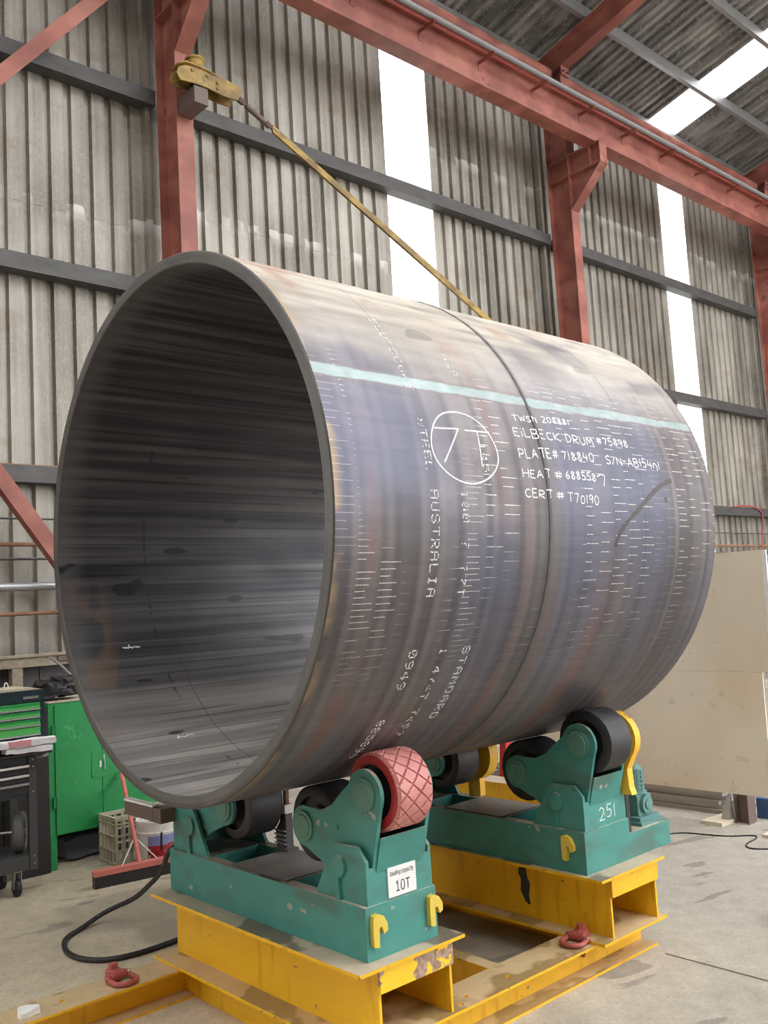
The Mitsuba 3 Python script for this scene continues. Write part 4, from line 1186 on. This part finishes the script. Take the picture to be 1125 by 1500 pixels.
part(tw, 'tyre', turned(lathe([(2.085, 0.075), (2.078, 0.10), (2.090, 0.118), (2.110, 0.1225), (2.135, 0.118), (2.150, 0.10), (2.143, 0.075)], (0.05, 5.885, 0.358), 'x', 40)), 'm_tyre', 35)
part(tw, 'rim', turned(lathe([(2.085, 0.012), (2.085, 0.074), (2.143, 0.074), (2.143, 0.012)], (0.05, 5.885, 0.358), 'x', 32)), 'm_black', 30)
part(tw, 'axle', turned(cyl((2.03, 5.885, 0.358), (2.20, 5.885, 0.358), 0.011, 10)), 'm_chrome', 30)
one('dark_panel', 'flat black panel filling the gap between the tool trolley and the green cabinet', 'board', bx(2.235, 2.455, 6.14, 6.16, 0.0, 1.05, 0.003), 'm_black')  # one flat black panel across the gap beside the trolley
ch = thing('tool_chest', 'dark tool chest with four bright green drawers on top of the trolley', 'tool chest')
part(ch, 'body', bx(1.55, 2.290, 5.775, 6.12, 0.8155, 1.178, 0.004), 'm_navy')
part(ch, 'lid', bx(1.55, 2.290, 5.765, 6.12, 1.142, 1.212, 0.006), 'm_navy')
part(ch, 'top_sheet', prism([(1.57, 1.212), (2.275, 1.212), (2.22, 1.226), (1.57, 1.222)], 5.775, 6.11, 'y'), 'm_crate', label='pale cover on the lid')
part(ch, 'name_plate', bx(2.155, 2.248, 5.7605, 5.7655, 1.160, 1.176, 0.001), 'm_chrome', label='small chrome name plate')
for i, (z0, z1) in enumerate(((1.097, 1.135), (1.048, 1.086), (0.999, 1.037), (0.942, 0.990))):
    dk = part(ch, 'drawer', bx(1.57, 2.256, 5.763, 5.775, z0, z1, 0.002), 'm_lime')
    part(dk, 'pull', bx(1.57, 2.256, 5.753, 5.765, z0 - 0.006, z0 + 0.004, 0.002), 'm_galv')
    if i < 3:
        part(dk, 'drawer_lip', bx(1.572, 2.254, 5.761, 5.7632, z1 - 0.017, z1 - 0.002), 'm_green')
part(ch, 'side_handle', tube([(2.290, 5.85, 1.13), (2.312, 5.85, 1.13), (2.312, 6.0, 1.13), (2.290, 6.0, 1.13)], 0.007, 8), 'm_black')
pg = thing('magazine', 'crumpled white and pink printed paper bag lying in front of the tool chest', 'paper')


def soft(x0, x1, y0, y1, z0, z1, seed, amp=0.012):
    m = trimesh.creation.box((x1 - x0, y1 - y0, z1 - z0))
    for _ in range(4):
        m = m.subdivide()
    m.apply_translation(((x0 + x1) / 2, (y0 + y1) / 2, (z0 + z1) / 2))
    n = np.stack([meshkit.fbm(m.vertices * 14, 3, seed + k) - 0.5 for k in range(3)], -1)
    m.vertices = m.vertices + 2 * amp * n
    return trimesh.smoothing.filter_taubin(m, iterations=8)


part(pg, 'sheet', soft(1.96, 2.315, 5.665, 5.752, 0.886, 0.926, 3), 'm_paper', 40)
part(pg, 'sheet', soft(2.01, 2.29, 5.672, 5.752, 0.850, 0.884, 9), 'm_paper', 40)
part(pg, 'pink_print', soft(2.03, 2.16, 5.660, 5.70, 0.892, 0.924, 5, 0.006), 'm_pink', 40, label='faded pink print')
bench = thing('tray', 'black steel tray edge under the printed paper bag', 'tray')
scene[bench] = mikit.ply(cat([bx(1.55, 2.288, 5.670, 5.774, 0.832, 0.845, 0.002)]), 'm_black')
bag = thing('tool_bag', 'black tool bag on top of the green cabinet', 'bag')
part(bag, 'body', soft(2.475, 2.74, 6.22, 6.46, 1.118, 1.205, 21, 0.05), 'm_black', 40)
part(bag, 'flap', soft(2.57, 2.72, 6.23, 6.40, 1.185, 1.245, 27, 0.03), 'm_rubber', 40)
one('grey_pipe', 'thin bent grey pipe leaning from the timber rail down to the cabinet top', 'pipe', tube(smooth_path([(2.665, 6.62, 1.375), (2.72, 6.46, 1.28), (2.77, 6.30, 1.16), (2.80, 6.19, 1.102)], 5), 0.009, 8), 'm_galv', 40)
hp = one('metal_hook', 'small white loop hook standing on the tool chest lid', 'hook', tube(smooth_path([(2.105, 5.93, 1.224), (2.103, 5.93, 1.250), (2.112, 5.93, 1.262), (2.121, 5.93, 1.250), (2.119, 5.93, 1.224)], 5), 0.004, 8), 'm_white', 40)
tb = thing('wall_bench', 'weathered timber rail and post with dark back boards, behind the tool chest', 'bench')
part(tb, 'rail', bx(1.2, 2.93, 6.68, 6.76, 1.315, 1.385, 0.004), 'm_timber')
part(tb, 'top_board', bx(1.2, 2.93, 6.665, 6.80, 1.385, 1.402, 0.003), 'm_timber')
for xp in (1.30, 2.425):
    part(tb, 'post', bx(xp, xp + 0.075, 6.685, 6.76, 0.0, 1.3149, 0.003), 'm_timber')
for kq in range(6):
    xb = 1.3 + 0.27 * kq
    part(tb, 'back_board', bx(xb, xb + 0.264, 6.765, 6.785, 0.0, 1.375, 0.003), 'm_dark')
part(tb, 'loose_block', bx(2.75, 2.90, 6.66, 6.679, 1.345, 1.375), 'm_brown')

bw = thing('broom', 'coral broom with a wide black-bristled head, leaning on the green cabinet', 'broom')


def along(P, Q, t):
    return np.asarray(P) * (1 - t) + np.asarray(Q) * t


HA, HB = np.array((2.485, 5.555)), np.array((3.05, 5.470))
hdv = (HB - HA) / np.linalg.norm(HB - HA)
hn = np.array([-hdv[1], hdv[0]])
hpoly = [HA + hn * 0.028, HB + hn * 0.028, HB - hn * 0.028, HA - hn * 0.028]
part(bw, 'head', prism(sg.Polygon(hpoly).buffer(0.006), 0.070, 0.100, 'z'), 'm_coral')
part(bw, 'bristles', prism(sg.Polygon([HA + hn * 0.026, HB + hn * 0.026, HB - hn * 0.026, HA - hn * 0.026]).buffer(0.004), 0.0, 0.070, 'z'), 'm_black', label='black bristles')
hb = np.array((2.768, 5.513, 0.085))
ht = np.array((2.957, 6.128, 0.556))
ht = hb + (ht - hb) * 1.0
hk = hb + (ht - hb) * 1.0
part(bw, 'handle', cyl(hb, hk, 0.0145, 14), 'm_coral', 40)
for sgn in (-1, 1):
    e = along(HA, HB, 0.5 + sgn * 0.20)
    part(bw, 'brace_wire', tube(smooth_path([(e[0], e[1], 0.098), tuple(along((e[0], e[1], 0.098), hb + (ht - hb) * 0.28, 0.6)), tuple(hb + (ht - hb) * 0.28)], 4), 0.0035, 6), 'm_white', 40)
bu = thing('paint_bucket', 'white plastic bucket with a blue and red label, behind the broom', 'bucket')
BX, BY = 3.005, 5.74
part(bu, 'body', lathe([(0.0, 0.0), (0.0, 0.112), (0.006, 0.116), (0.215, 0.126), (0.217, 0.131), (0.226, 0.131), (0.228, 0.127), (0.282, 0.128), (0.284, 0.134), (0.297, 0.134), (0.299, 0.130), (0.297, 0.123), (0.012, 0.110), (0.012, 0.0)], (BX, BY, 0), 'z', 48), 'm_bucket', 35)
part(bu, 'contents', lathe([(0.20, 0), (0.255, 0.0), (0.255, 0.1195), (0.20, 0.1175)], (BX, BY, 0), 'z', 32), 'm_black', 30)
cr = thing('milk_crate', 'grey slatted plastic crate behind the white bucket', 'crate')
cx0, cx1, cy0, cy1 = 2.80, 3.22, 5.90, 6.14
bars = []
for (a, b) in (((cx0, cy0), (cx1, cy0)), ((cx0, cy1), (cx1, cy1)), ((cx0, cy0), (cx0, cy1)), ((cx1, cy0), (cx1, cy1))):
    n = 8 if a[1] == b[1] else 5
    for i in range(n + 1):
        q = along(a, b, i / n)
        bars.append(bx(q[0] - 0.008, q[0] + 0.008, q[1] - 0.008, q[1] + 0.008, 0.0, 0.30))
    for z0, z1 in ((0.0, 0.022), (0.09, 0.10), (0.185, 0.195), (0.262, 0.272), (0.288, 0.312)):
        bars.append(bx(min(a[0], b[0]) - 0.011, max(a[0], b[0]) + 0.011, min(a[1], b[1]) - 0.011, max(a[1], b[1]) + 0.011, z0, z1))
part(cr, 'lattice', cat(bars), 'm_crate')
part(cr, 'bottom', bx(cx0, cx1, cy0, cy1, 0.003, 0.012), 'm_crate')

hose = [(2.36, 3.99, 0.56), (2.154, 3.97, 0.545), (2.206, 4.15, 0.426), (2.267, 4.45, 0.257), (2.294, 4.72, 0.130), (2.225, 4.91, 0.040), (2.10, 4.87, 0.0135), (1.99, 4.79, 0.0135), (1.925, 4.665, 0.0135), (1.905, 4.50, 0.0135), (1.975, 4.345, 0.0135), (2.12, 4.29, 0.0135), (2.27, 4.293, 0.0135), (2.45, 4.31, 0.0135), (2.75, 4.45, 0.0135)]
one('rubber_hose', 'black rubber hose looping on the floor left of the yellow box beam', 'hose', tube(smooth_path(hose, 8), 0.0125, 12), 'm_rubber', 40)
one('paper_scrap', 'scrap of crumpled white paper in the bottom left corner', 'paper', soft(1.36, 1.43, 3.70, 3.76, 0.127, 0.150, 40, 0.02), 'm_white', 40)

# ------------------------------------------------------------------ right: leaning sheets, stub stand, stacked sheets, cable
LEAN = 0.035


def leaned(y0, y1, z0, z1, x, t, b=0.0015):
    m = bx(x, x + t, y0, y1, z0, z1, b)
    v = m.vertices.copy()
    v[:, 0] += LEAN * (v[:, 2] - 0.19)
    return trimesh.Trimesh(v, m.faces, process=False)


s_lo = thing('steel_sheet', 'lower large beige steel sheet standing on a stub post, right of the drum', 'sheet')
part(s_lo, 'plate', leaned(2.985, 5.30, 0.196, 1.016, 6.0, 0.010), 'm_plate')
s_up = thing('steel_sheet', 'upper beige steel sheet with a white right edge, above a thin joint', 'sheet')
part(s_up, 'plate', leaned(2.925, 5.30, 1.0175, 1.832, 6.0, 0.010), 'm_plate')
part(s_up, 'edge_trim', leaned(2.893, 2.924, 1.0175, 1.83, 5.998, 0.018), 'm_white', label='white edge')
for (yy, t) in ((3.215, 'dark steel stub post under the right end of the beige sheets'), (4.95, 'dark steel stub post under the hidden end of the beige sheets')):
    k = thing('stub_post', t, 'post')
    web, f0, f1 = i_beam((6.05, yy, 0.0), (6.05, yy, 0.195), 0.10, 0.09, 0.008, 0.007, 'z')
    part(k, 'web', web, 'm_brown')
    part(k, 'flange', f0, 'm_brown')
    part(k, 'flange', f1, 'm_brown')
    part(k, 'prop', bx(6.10, 6.13, yy - 0.04, yy + 0.04, 0.0, 1.2), 'm_brown')
one('timber_block', 'pale timber offcut on the floor below the beige sheets', 'block', prism(sg.Polygon([(5.86, 3.445), (5.86, 3.285), (6.00, 3.272), (6.14, 3.30), (6.16, 3.42)]), 0.0, 0.024, 'z'), 'm_pale')
one('plastic_wedge', 'crumpled grey plastic wedge standing on the timber offcut', 'wedge', trimesh.convex.convex_hull(np.array([(5.97, 3.345, .0245), (5.97, 3.285, .0245), (6.04, 3.285, .0245), (6.04, 3.345, .0245), (5.985, 3.34, 0.10), (6.00, 3.262 + 0.02, .193), (6.01, 3.30, .193)])), 'm_galv')
one('blue_box', 'small blue metal box on the floor beside the stub post', 'box', bx(6.22, 6.34, 3.10, 3.215, 0.0, 0.135, 0.006), 'm_blue')
for i, (dx, dy, t) in enumerate(((0.0, 0.0, 'm_steelgrey'), (0.03, -0.05, 'm_galv'), (0.01, 0.06, 'm_steelgrey'), (0.05, -0.02, 'm_galv'), (0.02, 0.03, 'm_steelgrey'), (0.045, 0.0, 'm_galv'))):
    one('steel_plate', f"steel sheet in the low stack behind the beige sheets, {('lowest', 'second from the floor', 'third from the floor', 'fourth from the floor', 'fifth from the floor', 'topmost')[i]}", 'sheet',
        bx(6.18 + dx, 7.6 - 0.75 + dx * 0.5, 3.42 + dy, 5.6 + dy, 0.0 + 0.030 * i, 0.0285 + 0.030 * i, 0.001), t, group='sheets in the low stack behind the beige sheets')
one('timber_board', 'end of a pale timber board on the floor at the right edge', 'board', bx(5.75, 5.98, 2.72, 2.955, 0.0, 0.02, 0.003), 'm_pale')
cb = smooth_path([(4.02, 3.25, 0.0045), (4.6, 3.42, 0.0045), (5.35, 3.50, 0.0045), (5.572, 3.40, 0.0045), (5.617, 3.24, 0.0045), (5.70, 3.08, 0.0045), (5.756, 3.00, 0.0045), (5.70, 2.97, 0.0045), (5.55, 2.955, 0.0045), (5.47, 2.90, 0.0045), (5.50, 2.82, 0.0045), (5.62, 2.60, 0.0045)], 8)
one('power_cable', 'thin dark power cable trailing over the floor right of the gear motor', 'cable', tube(cb, 0.0042, 8), 'm_rubber', 40)
wl = smooth_path([(13.45, 6.846, 2.80), (13.7, 6.846, 2.835), (14.0, 6.846, 2.83), (14.2, 6.846, 2.80), (14.33, 6.846, 2.74), (14.36, 6.85, 2.60), (14.30, 6.86, 2.30), (14.22, 6.86, 2.0)], 8)
one('hanging_cable', 'red cable draped over the lowest girt above the leaning sheets', 'cable', tube(wl, 0.012, 8), 'm_lifting', 40)
# seen under the drum, between the stands
one('grey_sack', 'slumped bluish grey sack on the floor under the green cabinet', 'sack', soft(2.62, 3.30, 6.30, 6.55, 0.012, 0.15, 33, 0.03), 'm_sack', 40)
k = thing('steel_beam', 'short yellow steel beam on the floor behind the farther roller stand', 'beam')
part(k, 'web', bx(4.29, 4.305, 3.45, 4.9, 0.012, 0.503), 'm_yellow')
part(k, 'flange', bx(4.22, 4.375, 3.45, 4.9, 0.0, 0.012, 0.002), 'm_yellow')
part(k, 'flange', bx(4.22, 4.375, 3.45, 4.9, 0.503, 0.515, 0.002), 'm_yellow')
k = thing('red_post', 'red steel post standing behind the farther roller stand', 'post')
part(k, 'post', prism([(4.10, 0.012), (4.15, 0.012), (4.07, 0.90), (4.02, 0.90)], 4.60, 4.66), 'm_red')
part(k, 'foot', bx(4.55, 4.71, 4.05, 4.20, 0.0, 0.012, 0.002), 'm_red')
